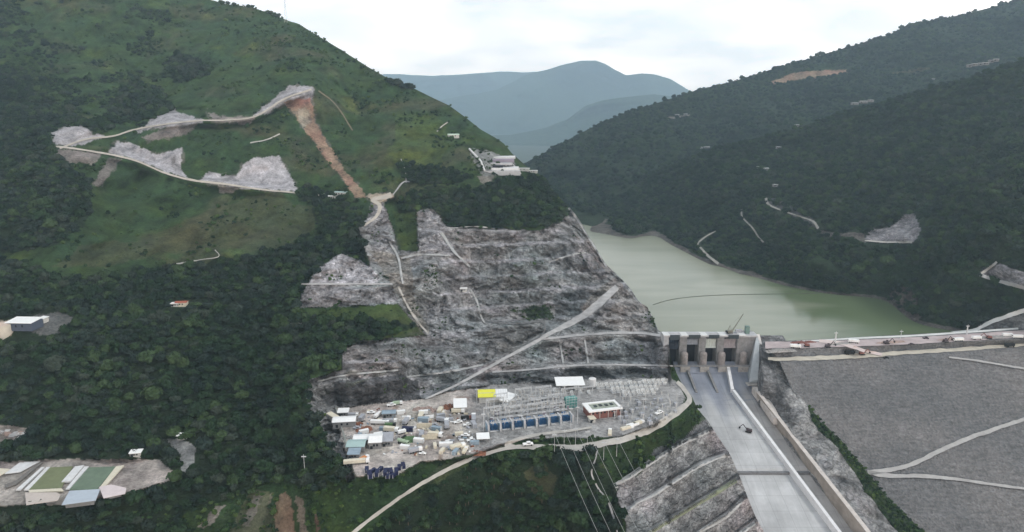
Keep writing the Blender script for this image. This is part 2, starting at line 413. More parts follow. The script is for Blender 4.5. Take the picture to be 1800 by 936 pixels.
def disp_left(P, U, V, T):
    D = raydir(U, V)
    yard = inpoly(U, V, YARD).astype(float); pond = inpoly(U, V, PONDS, 2, 10).astype(float)
    cl = inpoly(U, V, CLIFF, 3).astype(float)
    te = sstep(1070, 1110, U) * (V > bench_f[0](U))
    rd = np.minimum.reduce([neardist(U, V, r[0]) - r[1] for r in ROADS_L])
    flat = sstep(0, 8, rd) * (1 - yard)
    gr = (1 - cl)
    d = np.zeros_like(T)
    big = fbm(P * [1, 1, 0.6], 120, 3); med = fbm(P, 34, 3); rg = ridged(P * [1, 0.45, 0.45], 55, 3)
    far = sstep(500, 800, P[..., 1])
    upper = sstep(560, 420, V)
    d += gr * flat * (upper * (26 * big + 24 * rg + 10 * med + 16 * ridged(P * [1, .4, .4] + 700, 130, 2)) + (1 - upper) * (6 * big + 5 * med)) * np.where(V > 720, 0.45, 1)
    # quarried rock: benches in z and broken blocks
    z = P[..., 2]
    zz = (z + 3.0 * fbm(P, 60, 2)) / 13.0
    ff = zz - np.floor(zz)
    fr_, bm_ = bench_phase(U, V, P)
    d += cl * flat * bm_ * 9.0 * (fr_ - sstep(.78, 1.0, fr_) - .4)
    rockn = fbm(P * [1, 1, 1.8], 11, 4, 0.6); rr = ridged(P * [1, 1, 0.8], 17, 3)
    blk = fbm(P * [1, 1, .8], 38, 3)
    s1 = fbm(P * [1, 1, 1.3] + 60, 34, 4, .45) * 4.0; s1 = np.floor(s1) + sstep(.0, .22, s1 - np.floor(s1))
    s2 = fbm(P * [1, 1, 1.6] + 260, 13, 3, .5) * 3.0; s2 = np.floor(s2) + sstep(.0, .3, s2 - np.floor(s2))
    rib = ridged(P * [1, .22, .22] + 30, 22, 2)
    d += cl * flat * (3.0 * rockn + 4.0 * rr + 8.0 * blk + 5.5 * s1 + 2.6 * s2 + 3.2 * rib)
    # stepped cut beside the chute
    lines = np.stack([f(U) for f in bench_f], 0)
    for k in range(len(bench_f) - 1):
        a, b = lines[k], lines[k + 1]
        f = (V - a) / (b - a)
        m = (f >= 0) & (f < 1)
        ya = tps_at(U, a); yb = tps_at(U, b)
        d += np.where(m, te * (ya - yb) * 0.85 * (f - sstep(0.87, 1.0, f) - (.6 if k else .6 * f)), 0)
    d += te * flat * (1.4 * rockn + 1.6 * rr + 1.5 * ridged(P * [1, .4, .2], 9, 2))
    # crisp retaining edge: keep the platform dead level
    zt = (-5.0 - CAM_H) / D[..., 2]
    T2 = T + d
    T2 = T2 * (1 - yard) + zt * yard
    zt = (-25.0 - CAM_H) / D[..., 2]; T2 = T2 * (1 - pond) + zt * pond
    # never let the hill fall below the water behind the dam line
    return T2 - T
def tps_at(U, v):
    key = v.shape
    # columns share u: evaluate on one row only
    t = tps_left(U[0], v[0]) if v.ndim == 2 else tps_left(U, v)
    return np.broadcast_to(t, v.shape)

# roads on the left bank: polyline, half width px
ROADS_L = [
 ([(748,702),(800,679),(850,652),(900,624),(945,600),(960,590),(1000,570),(1030,552),(1060,528),(1085,505)], 4),
 ([(955,597),(1000,592),(1060,587),(1120,586),(1165,591)], 3.5),
 ([(865,655),(940,650),(1000,644),(1080,642),(1183,644)], 3),
 ([(588,965),(640,922),(690,885),(740,852),(800,820),(850,800),(905,787),(960,788),(1005,790),(1060,780),(1100,772),(1150,752),(1195,722),(1212,703),(1200,682),(1190,672)], 6),
 ([(905,787),(890,782),(930,768),(1000,758),(1040,752)], 4),
 ([(92,258),(130,262),(190,272),(240,284),(290,305),(340,318),(400,325),(450,333),(520,340)], 3.5),
 ([(105,262),(150,246),(200,240),(240,228),(300,218),(350,213),(400,212),(450,205),(500,175),(548,158)], 3.5),
 ([(688,343),(676,347),(655,352),(667,362),(662,380),(640,398)], 4),
 ([(530,500),(600,500),(690,500)], 3),
]
us_l = np.concatenate([np.arange(-320, 0, 8), np.arange(0, 1391, 2.4)])
print('left terrain...')
left = Sheet(us_l, curve(SKY_L), lambda u: 0 * u + 1060.0, 480, tps_left, disp_left, skirt=(10, 420, 0.75), power=0.93)

SC = [([(92,250),(95,232),(112,222),(145,220),(165,236),(188,240),(130,258)], C_PALE*.85),
      ([(100,262),(180,270),(165,290),(120,285),(95,275)], C_DIRT*.7),
      ([(235,235),(275,205),(305,192),(330,205),(362,210),(340,222),(270,226)], C_PALE*.8),
      ([(190,268),(205,248),(232,252),(275,272),(312,262),(320,300),(330,316),(290,302),(240,283)], C_PALE*.9),
      ([(300,300),(312,262),(322,262),(318,300)], C_PALE*.85),
      ([(425,290),(450,278),(490,273),(505,300),(525,338),(440,332),(345,318),(365,306),(420,310)], C_PALE*.9),
      ([(440,205),(480,175),(510,152),(552,152),(548,172),(500,185),(470,200)], C_PALE*.75),
      ([(500,180),(545,170),(555,220),(600,290),(645,345),(625,350),(590,300),(545,240),(515,200)], C_ORANGE),
      ([(520,195),(540,190),(545,215),(530,225)], C_TAN*.8),
      ([(365,195),(385,205),(450,205),(440,218),(375,215)], C_DIRT*.75),
      ([(250,240),(300,222),(350,215),(330,235),(260,250)], C_DIRT*.55),
      ([(160,325),(195,278),(215,282),(175,328)], C_DIRT*.55),
      ([(385,325),(420,330),(410,340),(388,338)], C_DIRT*.7),
      ([(645,342),(690,340),(690,348),(660,360)], C_TAN)]
SCARS = [q_[0] for q_ in SC]
def col_left(U, V, P):
    q = P
    n1 = fbm(q, 60, 4); n2 = fbm(q + 500, 22, 4); n3 = fbm(q * [1, .5, .5] + 900, 9, 3)
    C = np.broadcast_to(C_GRASS, U.shape + (3,)).copy()
    C = near(C, C_BROWN, sstep(0.0, 0.45, n1 + 0.35 * n2), .85)
    C = near(C, C_GRASS_Y, sstep(0.1, .6, fbm(q + 77, 45, 3)), .45)
    C = near(C, C_SHRUB, sstep(0.05, .3, n2 - .1 * n1), .65)
    R = np.zeros(U.shape)
    I = lambda poly, w=5, s=16: inpoly(U, V, poly, w, s)
    # brownish and yellowish meadow patches
    C = near(C, C_BROWN, I([(390,360),(480,340),(560,370),(540,430),(430,440),(330,440),(200,470),(90,470),(140,430),(250,420)], 14, 30), .6)
    C = near(C, C_GRASS_Y * .85, I([(690,200),(760,200),(800,250),(780,300),(700,320),(690,260)], 16, 30), .7)
    C = near(C, C_GRASS_Y * .8, I([(690,372),(735,372),(735,440),(706,442)], 2), .9)
    C = near(C, C_GRASS_Y * .7, I([(520,545),(720,542),(740,585),(620,600),(520,590)], 8), .6)
    C = near(C, C_GRASS_Y * .8, I([(455,600),(520,640),(540,720),(480,720),(450,660)], 10), .45)
    C = near(C, C_GRASS_Y * .6, I([(500,870),(540,960),(250,960),(300,890),(380,880)], 22) & (n2 > 0), .6)
    # forest floor
    for poly in FORESTS_L: C = near(C, C_FOREST, I(poly, 9, 24), .95)
    # rock
    for poly in (CLIFF, TERR):
        m = I(poly, 3, 12)
        cr = C_ROCK * (1 + .26 * fbm(q * [1, 1, 2.2], 14, 4, .65))[..., None]
        cr = near(cr, C_ROCK_D * (.75 if poly is CLIFF else 1.1), sstep(.05, .4, fbm(q * [1, 1, .7] + 40, 34, 4)), .6); cr = near(cr, C_PALE * .95, sstep(.12, .5, fbm(q * [.7, 1, 1] + 640, 28, 4)), .6)
        cr = near(cr, C_DIRT * .75, sstep(.2, .55, fbm(q + 340, 26, 3)), .45)
        cr = cr * (1 + .12 * fbm(q + 2100, 40, 3)[..., None] * np.array([-1.2, .3, .6]))
        if poly is TERR: cr = cr * 1.2
        else:
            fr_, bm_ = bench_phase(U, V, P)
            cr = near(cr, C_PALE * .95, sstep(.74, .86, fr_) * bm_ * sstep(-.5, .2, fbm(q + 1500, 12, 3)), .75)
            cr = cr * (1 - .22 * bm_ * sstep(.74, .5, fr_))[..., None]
            st = fbm(np.stack([U / 1.0, V / 9.0, 0 * U], -1), 5, 3)      # drill and drain streaks on the shotcrete
            stm = inpoly(U, V, [(528,535),(535,500),(560,468),(600,443),(650,462),(700,500),(700,532)]) | inpoly(U, V, [(588,668),(735,655),(745,705),(590,716)])
            cr = cr * (1 + .7 * st * stm)[..., None]
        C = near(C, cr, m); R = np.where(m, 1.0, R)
    C = near(C, C_SHRUB, I([(920,545),(935,538),(965,540),(975,560),(930,562)], 2), .9)
    C = near(C, C_ROCK_D * .55, I([(585,672),(700,660),(735,670),(740,702),(640,712),(590,716)], 4), .85)
    C = near(C, C_ROCK_D * np.array([.62, .68, .68]), I([(850,655),(1000,648),(1175,648),(1178,663),(1000,667),(860,676)], 3), .8)
    C = near(C, C_ROCK_D * np.array([.85,.95,.97]), I([(975,515),(1060,510),(1070,525),(1030,545),(1020,560),(975,560)], 5), .6)
    C = near(C, C_ROCK_D * np.array([.75,.85,.88]), I([(1100,605),(1165,600),(1170,640),(1100,640)], 5), .6)
    C = near(C, C_DIRT * .95, I([(1090,500),(1120,530),(1150,575),(1110,585),(1060,570),(1080,530)], 4), .45)
    C = near(C, C_DIRT * .8, I([(860,580),(960,565),(950,600),(900,620),(850,640)], 6), .5)
    C = near(C, C_DIRT * .9, I([(1020,540),(1060,500),(1085,488),(1095,505),(1060,530),(1030,555)], 3), .8)
    C = near(C, C_DIRT * .8, I([(1000,366),(1020,380),(1065,445),(1080,480),(1065,480),(1030,420)], 3), .7)
    C = near(C, C_PALE * 1.15, I([(540,500),(560,470),(600,445),(650,465),(668,492),(660,500)], 4, 10), .85)
    C = near(C, C_PALE * .7, I([(528,535),(535,506),(690,504),(700,530),(640,536)], 3, 8), .7)
    C = near(C, C_PALE * .8, I([(735,372),(760,368),(785,400),(800,450),(740,448)], 3), .6)
    C = near(C, C_PALE * .75, I([(655,352),(672,352),(697,440),(660,440),(640,396)], 4), .6)
    C = near(C, C_TAN * .6, I([(650,440),(720,450),(730,530),(755,585),(740,585),(700,520)], 4), .5)
    C = near(C, C_GRASS_Y*.6, I([(600,655),(700,650),(560,700),(545,668),(540,690)], 3) & (n2 > .1), .3)
    C = near(C, C_GRASS*.8, I([(1090,772),(1215,712),(1240,735),(1205,765),(1150,800),(1085,845),(1050,800)], 5), .85)
    R = np.where(I([(1090,772),(1215,712),(1240,735),(1205,765),(1150,800),(1085,845),(1050,800)], 5), .3, R)
    C = near(C, C_ROCK_D*1.1, I([(1200,772),(1238,737),(1250,752),(1190,782),(1130,815),(1150,790)], 6), .9)
    # scars and shotcrete of the switchback road
    for poly, c in SC:
        C = near(C, C_DIRT * .5, I(poly, 11, 14), .55)
        m = I(poly, 6, 11)
        C = near(C, c * (1 + .18 * n3)[..., None], m, .95); R = np.where(m, .12, R)
    C = near(C, C_ROCK*.8, I([(825,262),(850,262),(905,285),(915,308),(850,310),(835,290)], 3), .85)
    C = near(C, C_DIRT*.6, I([(840,310),(870,310),(860,325),(845,322)], 3), .8)
    # platform
    m = inpoly(U, V, YARD, 2, 8)
    yc = C_DIRT * 1.5 * (1 + .2 * n2)[..., None]
    yc = near(yc, C_ROCK * 1.05, sstep(790, 860, U + 30 * n2), .85)
    yc = near(yc, C_ORANGE*.7, sstep(.3, .6, fbm(q + 3000, 9, 3)) * (U < 850), .6)
    C = near(C, yc, m); R = np.where(m, 0, R)
    C = near(C, C_GRASS*.8, I([(640,835),(700,838),(740,815),(820,800),(850,795),(740,852),(640,915),(615,890)], 5), .9)
    C = near(C, C_GRASS*.75, I([(900,785),(930,772),(1000,768),(1040,772),(1000,786),(930,784)], 2), .9)
    C = near(C, C_DIRT*.5, I([(820,800),(870,780),(900,780),(850,800),(740,850),(770,820)], 3), .6)
    C = near(C, C_SHRUB, I([(300,960),(330,895),(450,850),(560,850),(620,840),(700,835),(740,815),(860,795),(740,852),(620,940),(560,960)], 6) & (n2 > -.25), .75)
    # rim of the platform
    C = near(C, C_ROCK*.9, I([(532,672),(560,670),(575,700),(590,740),(605,790),(622,835),(610,838),(585,790),(560,740),(545,715)], 3), .9)
    # bottom scars
    for poly, c in [([(486,880),(500,862),(512,880),(522,960),(492,960),(482,915)], C_ORANGE*.7), ([(520,872),(532,880),(540,930),(548,960),(530,960)], C_TAN*.5), ([(455,872),(478,868),(470,905),(440,960),(418,960),(440,905)], C_TAN*.42), ([(548,890),(556,905),(570,960),(560,960)], C_ORANGE*.5), ([(440,858),(474,864),(470,900),(446,960),(392,960),(415,910)], C_BROWN*1.5), ([(445,870),(462,870),(440,925),(425,925)], C_DIRT*.6), ([(470,885),(484,900),(478,960),(455,960)], C_BROWN),
                    ([(380,890),(395,888),(370,925),(345,930)], C_DIRT*.8),
                    ([(920,830),(950,810),(980,840),(970,880),(945,880)], C_BROWN), ([(285,775),(320,770),(345,785),(340,815),(320,835),(315,800)], C_ROCK*.9),
                    ([(30,570),(60,555),(100,548),(130,560),(110,585),(70,590)], C_ROCK*.45), ([(-20,560),(18,565),(22,590),(-20,605)], C_TAN*.9), ([(490,565),(530,568),(525,582),(495,580)], C_PALE*.6)]:
        C = near(C, c, I(poly, 5, 10), .85)
    # treatment ponds field and rubble yard
    C = near(C, C_DIRT*1.15*(1 + .5*n2)[..., None], I([(-320,815),(20,812),(120,808),(280,808),(305,830),(300,845),(230,866),(110,888),(0,890),(-320,890)], 3), 1)
    C = near(C, C_DIRT*.8, I([(-320,745),(30,748),(70,755),(60,768),(0,782),(-320,790)], 4), .9)
    return np.clip(C, .004, .8), R

FORESTS_L = [
 [(-320,200),(0,190),(60,210),(95,270),(160,320),(165,370),(120,420),(60,440),(-320,460)],
 [(-320,100),(40,120),(110,190),(150,215),(200,225),(180,235),(120,215),(60,235),(-320,240)],
 [(230,125),(260,150),(330,215),(280,210),(180,215),(200,190)],
 [(-320,440),(0,450),(100,490),(220,478),(400,458),(520,432),(560,400),(545,350),(600,352),(650,378),(662,420),(640,462),(590,448),(545,480),(530,540),(500,560),(560,640),(540,660),(545,725),(590,800),(615,860),(560,860),(450,850),(400,880),(330,900),(300,960),(-320,960)],
 [(620,975),(650,930),(720,888),(790,838),(850,808),(900,795),(950,800),(960,850),(950,1000),(960,1060),(-320,1060),(-320,960),(590,1000)],
 [(960,800),(1040,795),(1070,830),(1080,860),(1095,920),(1100,1060),(950,1060),(960,880)],
 [(695,355),(740,330),(830,328),(950,312),(1000,375),(960,400),(870,402),(790,395),(770,372),(735,370),(700,375)],
 [(500,545),(530,548),(600,560),(740,575),(640,600),(600,620),(590,650),(500,650)],
 [(290,105),(330,98),(370,108),(365,135),(320,142),(288,130)],
 [(700,285),(800,300),(830,310),(800,325),(740,328),(705,310)],
 [(520,330),(560,335),(610,345),(640,350),(560,362),(520,350)],
]
M_TERR = terrain_mat('hillside_ground')
left.build('hillside', col_left, M_TERR)

# ---------------------------------------------------------------- right bank, near spur
print('right terrain...')
RID_N = [(900,400),(1000,388),(1030,376),(1090,346),(1150,302),(1240,266),(1300,250),(1400,226),(1460,205),(1520,187),(1580,170),(1650,150),(1700,138),(1740,124),(1800,104),(1900,70),(2120,-10)]
BOT_N = [(900,420),(1000,415),(1040,422),(1110,436),(1180,448),(1250,482),(1300,498),(1450,535),(1560,556),(1600,590),(1680,612),(1740,640),(1800,680),(2120,800)]
CTRL_N = [(1000,388,'y',1450),(1030,376,'y',1520),(1090,346,'y',1600),(1150,302,'y',1600),(1240,266,'y',1560),(1400,226,'y',1500),(1520,187,'y',1440),(1650,150,'y',1380),(1800,104,'y',1300),(2120,-10,'y',1200),
 (1000,402,'z',0),(1040,408,'z',0),(1110,420,'z',0),(1180,431,'z',0),(1250,466,'z',0),(1300,482,'z',0),(1370,500,'z',0),(1450,516,'z',0),(1560,531,'z',0),(1600,562,'z',0),(1680,583,'z',0),
 (1250,482,'z',-12),(1450,535,'z',-12),(1600,590,'z',-12),(1110,436,'z',-10),(1740,590,'z',4),(1800,590,'z',10),(1800,545,'z',32),(1800,480,'z',66),(1740,640,'z',-14),(1800,680,'z',-24),
 (1700,480,'z',62),(1600,400,'y',905),(1400,400,'y',1010),(1250,400,'y',1150),(1150,400,'y',1290),(1600,250,'y',1160),(1400,300,'y',1220),(1250,320,'y',1330),(1750,300,'y',960),(1500,480,'y',850),(1320,450,'y',1000),
 (2120,300,'y',850),(2120,600,'y',560),(2120,800,'z',-40)]
tps_n = TPS(CTRL_N)
def disp_n(P, U, V, T):
    bt = curve([(900,405),(1000,402),(1040,408),(1110,420),(1180,431),(1250,466),(1300,482),(1370,500),(1450,516),(1560,531),(1600,562),(1680,583),(1740,592),(1800,600),(2120,700)])(U)
    k = sstep(-2, 60, bt - V) * sstep(-4, 60, V - curve(RID_N)(U) + 20)
    return k * (105 * ridged(P * [1, .5, .5] + 40, 230, 3) + 40 * fbm(P, 70, 4) + 10 * ridged(P, 32, 2))
near_r = Sheet(np.arange(900, 2121, 3.0), curve(RID_N), curve(BOT_N), 300, tps_n, disp_n, skirt=(6, 300, .6))
def col_n(U, V, P):
    n2 = fbm(P + 500, 30, 4)
    C = np.broadcast_to(C_FOREST * 1.15, U.shape + (3,)).copy()
    C = near(C, C_GRASS * .75, sstep(.1, .5, fbm(P + 9, 80, 4)), .5)
    R = np.zeros(U.shape)
    I = lambda poly, w=4, s=12: inpoly(U, V, poly, w, s)
    for poly, c in [([(1520,425),(1528,405),(1560,400),(1590,378),(1608,374),(1618,400),(1610,428),(1560,428)], C_PALE*.62),
                    ([(1440,405),(1520,412),(1525,425),(1450,420)], C_DIRT*.4),
                    ([(1720,478),(1750,463),(1800,478),(1900,500),(1900,545),(1800,510),(1745,492)], C_PALE*.62),
                    ([(1700,583),(1740,562),(1800,550),(1900,545),(1900,640),(1740,625),(1700,600)], C_ROCK*.7),
                    ([(1560,520),(1590,500),(1610,520),(1620,560),(1600,568)], C_DIRT*.35),
                    ([(1340,350),(1360,348),(1430,385),(1445,400),(1430,402),(1380,375)], C_ROCK*.3)]:
        C = near(C, c, I(poly), .95); R = np.where(I(poly), .8, R)
    # bare drawdown line along the water
    C = near(C, C_DIRT * .35, (P[..., 2] < 2.5 + 2 * n2), .9)
    return np.clip(C, .004, .8), R
near_r.build('hillside', col_n, M_TERR)

# ---------------------------------------------------------------- right bank, far ridge
RID_F = [(860,330),(900,304),(928,284),(970,262),(1013,238),(1060,215),(1100,198),(1160,180),(1218,161),(1260,150),(1297,141),(1357,122),(1420,104),(1487,84),(1530,72),(1562,62),(1590,47),(1614,38),(1645,36),(1700,24),(1748,12),(1788,0),(1900,-40),(2150,-120)]
CTRL_F = [(860,330,'y',1900),(928,284,'y',2000),(1013,238,'y',2100),(1100,198,'y',2200),(1218,161,'y',2350),(1357,122,'y',2480),(1487,84,'y',2560),(1614,38,'y',2600),(1788,0,'y',2600),(2150,-120,'y',2600),
 (860,405,'z',-4),(940,405,'z',-4),(1040,410,'z',-4),(1100,410,'z',-4),(1000,340,'y',1650),(1100,300,'y',1750),(1240,250,'y',1900),(1400,190,'y',2050),(1600,120,'y',2150),(1800,70,'y',2150),(1300,300,'y',1650),(1800,200,'y',1700),(2150,100,'y',1900)]
tps_f = TPS(CTRL_F)
far_r = Sheet(np.arange(860, 2151, 3.0), curve(RID_F), lambda u: 0 * u + 415.0 + 0.0 * u, 220, tps_f,
              lambda P, U, V, T: sstep(0, 60, V - curve(RID_F)(U) + 8) * sstep(0, 50, 405 - V) * (150 * ridged(P * [1, .5, .5], 360, 3) + 60 * fbm(P, 110, 4)), skirt=(6, 600, .6), power=1.0)
def col_f(U, V, P):
    C = np.broadcast_to(C_FOREST * 1.3, U.shape + (3,)).copy()
    C = near(C, C_GRASS * .8, sstep(.0, .5, fbm(P + 9, 160, 4)), .6)
    R = np.zeros(U.shape)
    for poly, c in [([(1350,146),(1380,133),(1420,125),(1460,124),(1500,124),(1470,132),(1420,138),(1370,147)], C_ORANGE*1.1),
                    ([(1165,207),(1190,204),(1215,202),(1200,207),(1170,210)], C_DIRT*.7), ([(1560,130),(1600,122),(1640,118),(1620,128)], C_BROWN)]:
        C = near(C, c, inpoly(U, V, poly, 4, 10), .95)
    return C, R
M_TERR_FAR = terrain_mat('hillside_ground_far', 0.4, 3.0)
far_r.build('hillside', col_f, M_TERR_FAR)

# ---------------------------------------------------------------- mountains up the valley
def mountain(ridge, y_ridge, y_foot, vb, amp, name='mountain'):
    us = np.arange(ridge[0][0], ridge[-1][0] + 1, 3.0)
    rf = curve(ridge)
    ru = lambda u: rf(u) + 2.0 * fbm(np.stack([u, 0 * u, 0 * u + y_ridge], -1), 40, 4)
    def tf(U, V):
        f = (V - ru(U)) / (vb - ru(U)); y = y_ridge + (y_foot - y_ridge) * f
        return y / raydir(U, V)[..., 1]
    sh = Sheet(us, ru, lambda u: 0 * u + vb, 110, tf, lambda P, U, V, T: sstep(0, 25, V - ru(U)) * amp * (ridged(P * [1, .5, .5], amp * 3.2, 3) + .5 * fbm(P, amp, 4)), skirt=(4, 1500, .6))
    sh.build(name, lambda U, V, P: (np.broadcast_to(C_FOREST * 1.5, U.shape + (3,)).copy(), np.zeros(U.shape)), M_TERR_FAR)
    return sh
mountain([(560,330),(700,262),(780,214),(850,240),(900,238),(927,232),(960,224),(996,211),(1030,186),(1060,176),(1100,171),(1150,166),(1200,172),(1260,190),(1400,240),(1500,300)], 8500, 6000, 330, 620)
mountain([(500,330),(640,235),(720,196),(784,174),(830,166),(876,157),(905,142),(927,131),(960,123),(996,113),(1020,108),(1047,106),(1065,113),(1081,123),(1100,132),(1130,129),(1147,130),(1179,139),(1215,162),(1260,185),(1400,250)], 12500, 10000, 330, 900)
mountain([(380,220),(500,160),(600,136),(680,130),(760,134),(850,128),(940,126),(1040,138),(1150,150),(1300,180)], 15000, 13500, 260, 700)
# ================================================================== WATER
m, t, b = newmat('reservoir_water'); N, L = t.nodes.new, t.links.new
g = N('ShaderNodeNewGeometry')
n = N('ShaderNodeTexNoise'); n.inputs['Scale'].default_value = 0.006; n.inputs['Detail'].default_value = 6; n.inputs['Distortion'].default_value = 0.8
mpw = N('ShaderNodeMapping'); mpw.inputs['Rotation'].default_value = (0, 0, math.radians(-25)); mpw.inputs['Scale'].default_value = (.55, 2.2, 1)
L(g.outputs['Position'], mpw.inputs['Vector']); L(mpw.outputs['Vector'], n.inputs['Vector'])
r = N('ShaderNodeValToRGB'); r.color_ramp.elements[0].position = .35; r.color_ramp.elements[0].color = (.215, .23, .165, 1); r.color_ramp.elements[1].position = .6; r.color_ramp.elements[1].color = (.285, .295, .22, 1)
L(n.outputs['Fac'], r.inputs['Fac'])
# dark green hill reflection painted into the base colour along the right bank
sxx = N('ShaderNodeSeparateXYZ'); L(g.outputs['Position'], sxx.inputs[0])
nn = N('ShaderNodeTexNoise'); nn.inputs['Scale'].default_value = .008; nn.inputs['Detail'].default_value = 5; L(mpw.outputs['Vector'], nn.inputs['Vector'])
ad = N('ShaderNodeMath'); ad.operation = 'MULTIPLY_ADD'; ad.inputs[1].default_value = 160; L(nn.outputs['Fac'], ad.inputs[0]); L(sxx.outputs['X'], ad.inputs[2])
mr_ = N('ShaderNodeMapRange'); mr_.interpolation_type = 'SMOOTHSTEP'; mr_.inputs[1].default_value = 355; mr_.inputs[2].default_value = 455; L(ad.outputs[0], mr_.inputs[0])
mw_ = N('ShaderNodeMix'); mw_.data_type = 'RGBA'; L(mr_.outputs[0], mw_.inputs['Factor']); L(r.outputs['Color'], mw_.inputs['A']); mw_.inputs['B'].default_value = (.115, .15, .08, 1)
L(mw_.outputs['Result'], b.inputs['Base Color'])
b.inputs['Roughness'].default_value = .12; b.inputs['IOR'].default_value = 1.33
n2 = N('ShaderNodeTexNoise'); n2.inputs['Scale'].default_value = .35; n2.inputs['Detail'].default_value = 4
L(g.outputs['Position'], n2.inputs['Vector'])
bp = N('ShaderNodeBump'); bp.inputs['Distance'].default_value = .12; bp.inputs['Strength'].default_value = .6
L(n2.outputs['Fac'], bp.inputs['Height']); L(bp.outputs['Normal'], b.inputs['Normal'])
M_WATER = m
def poly_obj(name, pts, mat, parent=None, z=None):
    bm = bmesh.new()
    vs = [bm.verts.new((p[0], p[1], p[2] if z is None else z)) for p in pts]
    bm.faces.new(vs); bm.normal_update()
    if bm.faces[0] if False else list(bm.faces)[0].normal.z < 0: bmesh.ops.reverse_faces(bm, faces=bm.faces[:])
    me = bpy.data.meshes.new(name); bm.to_mesh(me); bm.free()
    return link(name, me, mat, parent)
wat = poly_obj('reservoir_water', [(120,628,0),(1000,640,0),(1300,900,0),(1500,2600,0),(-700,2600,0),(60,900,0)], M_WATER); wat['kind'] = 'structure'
# lower ground far below everything, so that no gap shows the void
gb = poly_obj('ground', [(-12000,-600,-190),(12000,-600,-190),(12000,17400,-190),(-12000,17400,-190)], plain('valley_ground', (.05,.06,.035), .95, .4, .01)); gb['kind'] = 'structure'

# ================================================================== DAM EMBANKMENT
# crest z = 15; downstream berm z = 2; face falls 0.62 m per metre towards the camera
def crestpt(u, v, z): return at_z(u, v, z)
DU = np.array([1335,1400,1440,1520,1600,1700,1800,1960,2200.0])
up_v = np.interp(DU, [1335,1440,1600,1700,1800,2200], [600,597,590,583,577,556])
cr_v = np.interp(DU, [1335,1440,1600,1700,1800,2200], [612,612,607,601,596,580])
up = at_z(DU, up_v, 15.0)
FACE_K = 0.62
Z_BERM = 9.0
toe = at_z(np.array([1370., 1550, 1800, 2200]), np.array([637., 629.5, 611, 588]), Z_BERM)
ft = np.polyfit(toe[:, 0], toe[:, 1], 1)          # outer edge line of the berm
def face_z(x, y): return Z_BERM - FACE_K * (ft[0] * x + ft[1] - y)
def face_hit(u, v):
    d = raydir(u, v)
    
    tt = (CAM_H - Z_BERM + FACE_K * ft[1]) / (-d[..., 2] - FACE_K * ft[0] * d[..., 0] + FACE_K * d[..., 1])
    return np.array([0, 0, CAM_H]) + d * tt[..., None]
m, t, b = newmat('rockfill'); N, L = t.nodes.new, t.links.new
g = N('ShaderNodeNewGeometry')
v1 = N('ShaderNodeTexVoronoi'); v1.inputs['Scale'].default_value = .6; L(g.outputs['Position'], v1.inputs['Vector'])
na = N('ShaderNodeTexNoise'); na.inputs['Scale'].default_value = .25; na.inputs['Detail'].default_value = 9; na.inputs['Roughness'].default_value = .72
mpf = N('ShaderNodeMapping'); mpf.inputs['Scale'].default_value = (.4, 1.2, 3.0); L(g.outputs['Position'], mpf.inputs['Vector']); L(mpf.outputs['Vector'], na.inputs['Vector'])
nb = N('ShaderNodeTexNoise'); nb.inputs['Scale'].default_value = .012; nb.inputs['Detail'].default_value = 5; L(g.outputs['Position'], nb.inputs['Vector'])
def _mr(src, a, b_, c, d):
    n = N('ShaderNodeMapRange'); n.inputs[1].default_value = a; n.inputs[2].default_value = b_; n.inputs[3].default_value = c; n.inputs[4].default_value = d
    L(src, n.inputs[0]); return n.outputs[0]
def _mt(op, a, b_):
    n = N('ShaderNodeMath'); n.operation = op
    for i, x in enumerate((a, b_)):
        if isinstance(x, (int, float)): n.inputs[i].default_value = x
        else: L(x, n.inputs[i])
    return n.outputs[0]
f1 = _mr(v1.outputs['Color'], 0, 1, .72, 1.28)
f2 = _mr(na.outputs['Fac'], .3, .7, .68, 1.32)
f3 = _mr(nb.outputs['Fac'], .3, .7, .82, 1.18)
f = _mt('MULTIPLY', _mt('MULTIPLY', f1, f2), f3)
rr_ = N('ShaderNodeMix'); rr_.data_type = 'RGBA'; rr_.inputs['A'].default_value = (.150, .153, .158, 1); rr_.inputs['B'].default_value = (.165, .158, .156, 1)
L(_mr(nb.outputs['Fac'], .35, .65, 0, 1), rr_.inputs['Factor'])
sc_ = N('ShaderNodeVectorMath'); sc_.operation = 'SCALE'; L(rr_.outputs['Result'], sc_.inputs[0]); L(f, sc_.inputs['Scale'])
L(sc_.outputs[0], b.inputs['Base Color']); b.inputs['Roughness'].default_value = .95; b.inputs['Specular IOR Level'].default_value = .1
bp = N('ShaderNodeBump'); bp.inputs['Distance'].default_value = 1.2; L(_mt('ADD', v1.outputs['Distance'], na.outputs['Fac']), bp.inputs['Height']); L(bp.outputs['Normal'], b.inputs['Normal'])
M_FILL = m
# cross-section swept along the crest line direction
ss_ = np.concatenate([np.linspace(0, .36, 190), np.linspace(.37, 1, 40)])
def cR(v): return np.interp(v, [590,640,690,730,780,830,880,936,1060], [1376,1382,1404,1434,1482,1524,1564,1622,1745])
_cv = np.arange(640, 1062, 8.0); _ct = face_hit(cR(_cv), _cv); _o = np.argsort(_ct[:, 1])
def x_start(y): return np.interp(y, _ct[_o, 1], _ct[_o, 0]) - 5
up_fit = np.polyfit(up[:, 0], up[:, 1], 1)
base_p = at_z(np.array([1370., 1550, 1800]), np.array([627., 620.5, 603]), Z_BERM); bf = np.polyfit(base_p[:, 0], base_p[:, 1], 1)
crd = at_z(DU, cr_v, 15.0); cf = np.polyfit(crd[:, 0], crd[:, 1], 1)
rows = []
def xrow(y0): return y0 + ss_ * (1300 - y0)
def ln(fit, x): return fit[0] * x + fit[1]
x = xrow(239.0)
yup, ycr, ybase, ye = ln(up_fit, x), ln(cf, x), ln(bf, x), ln(ft, x)
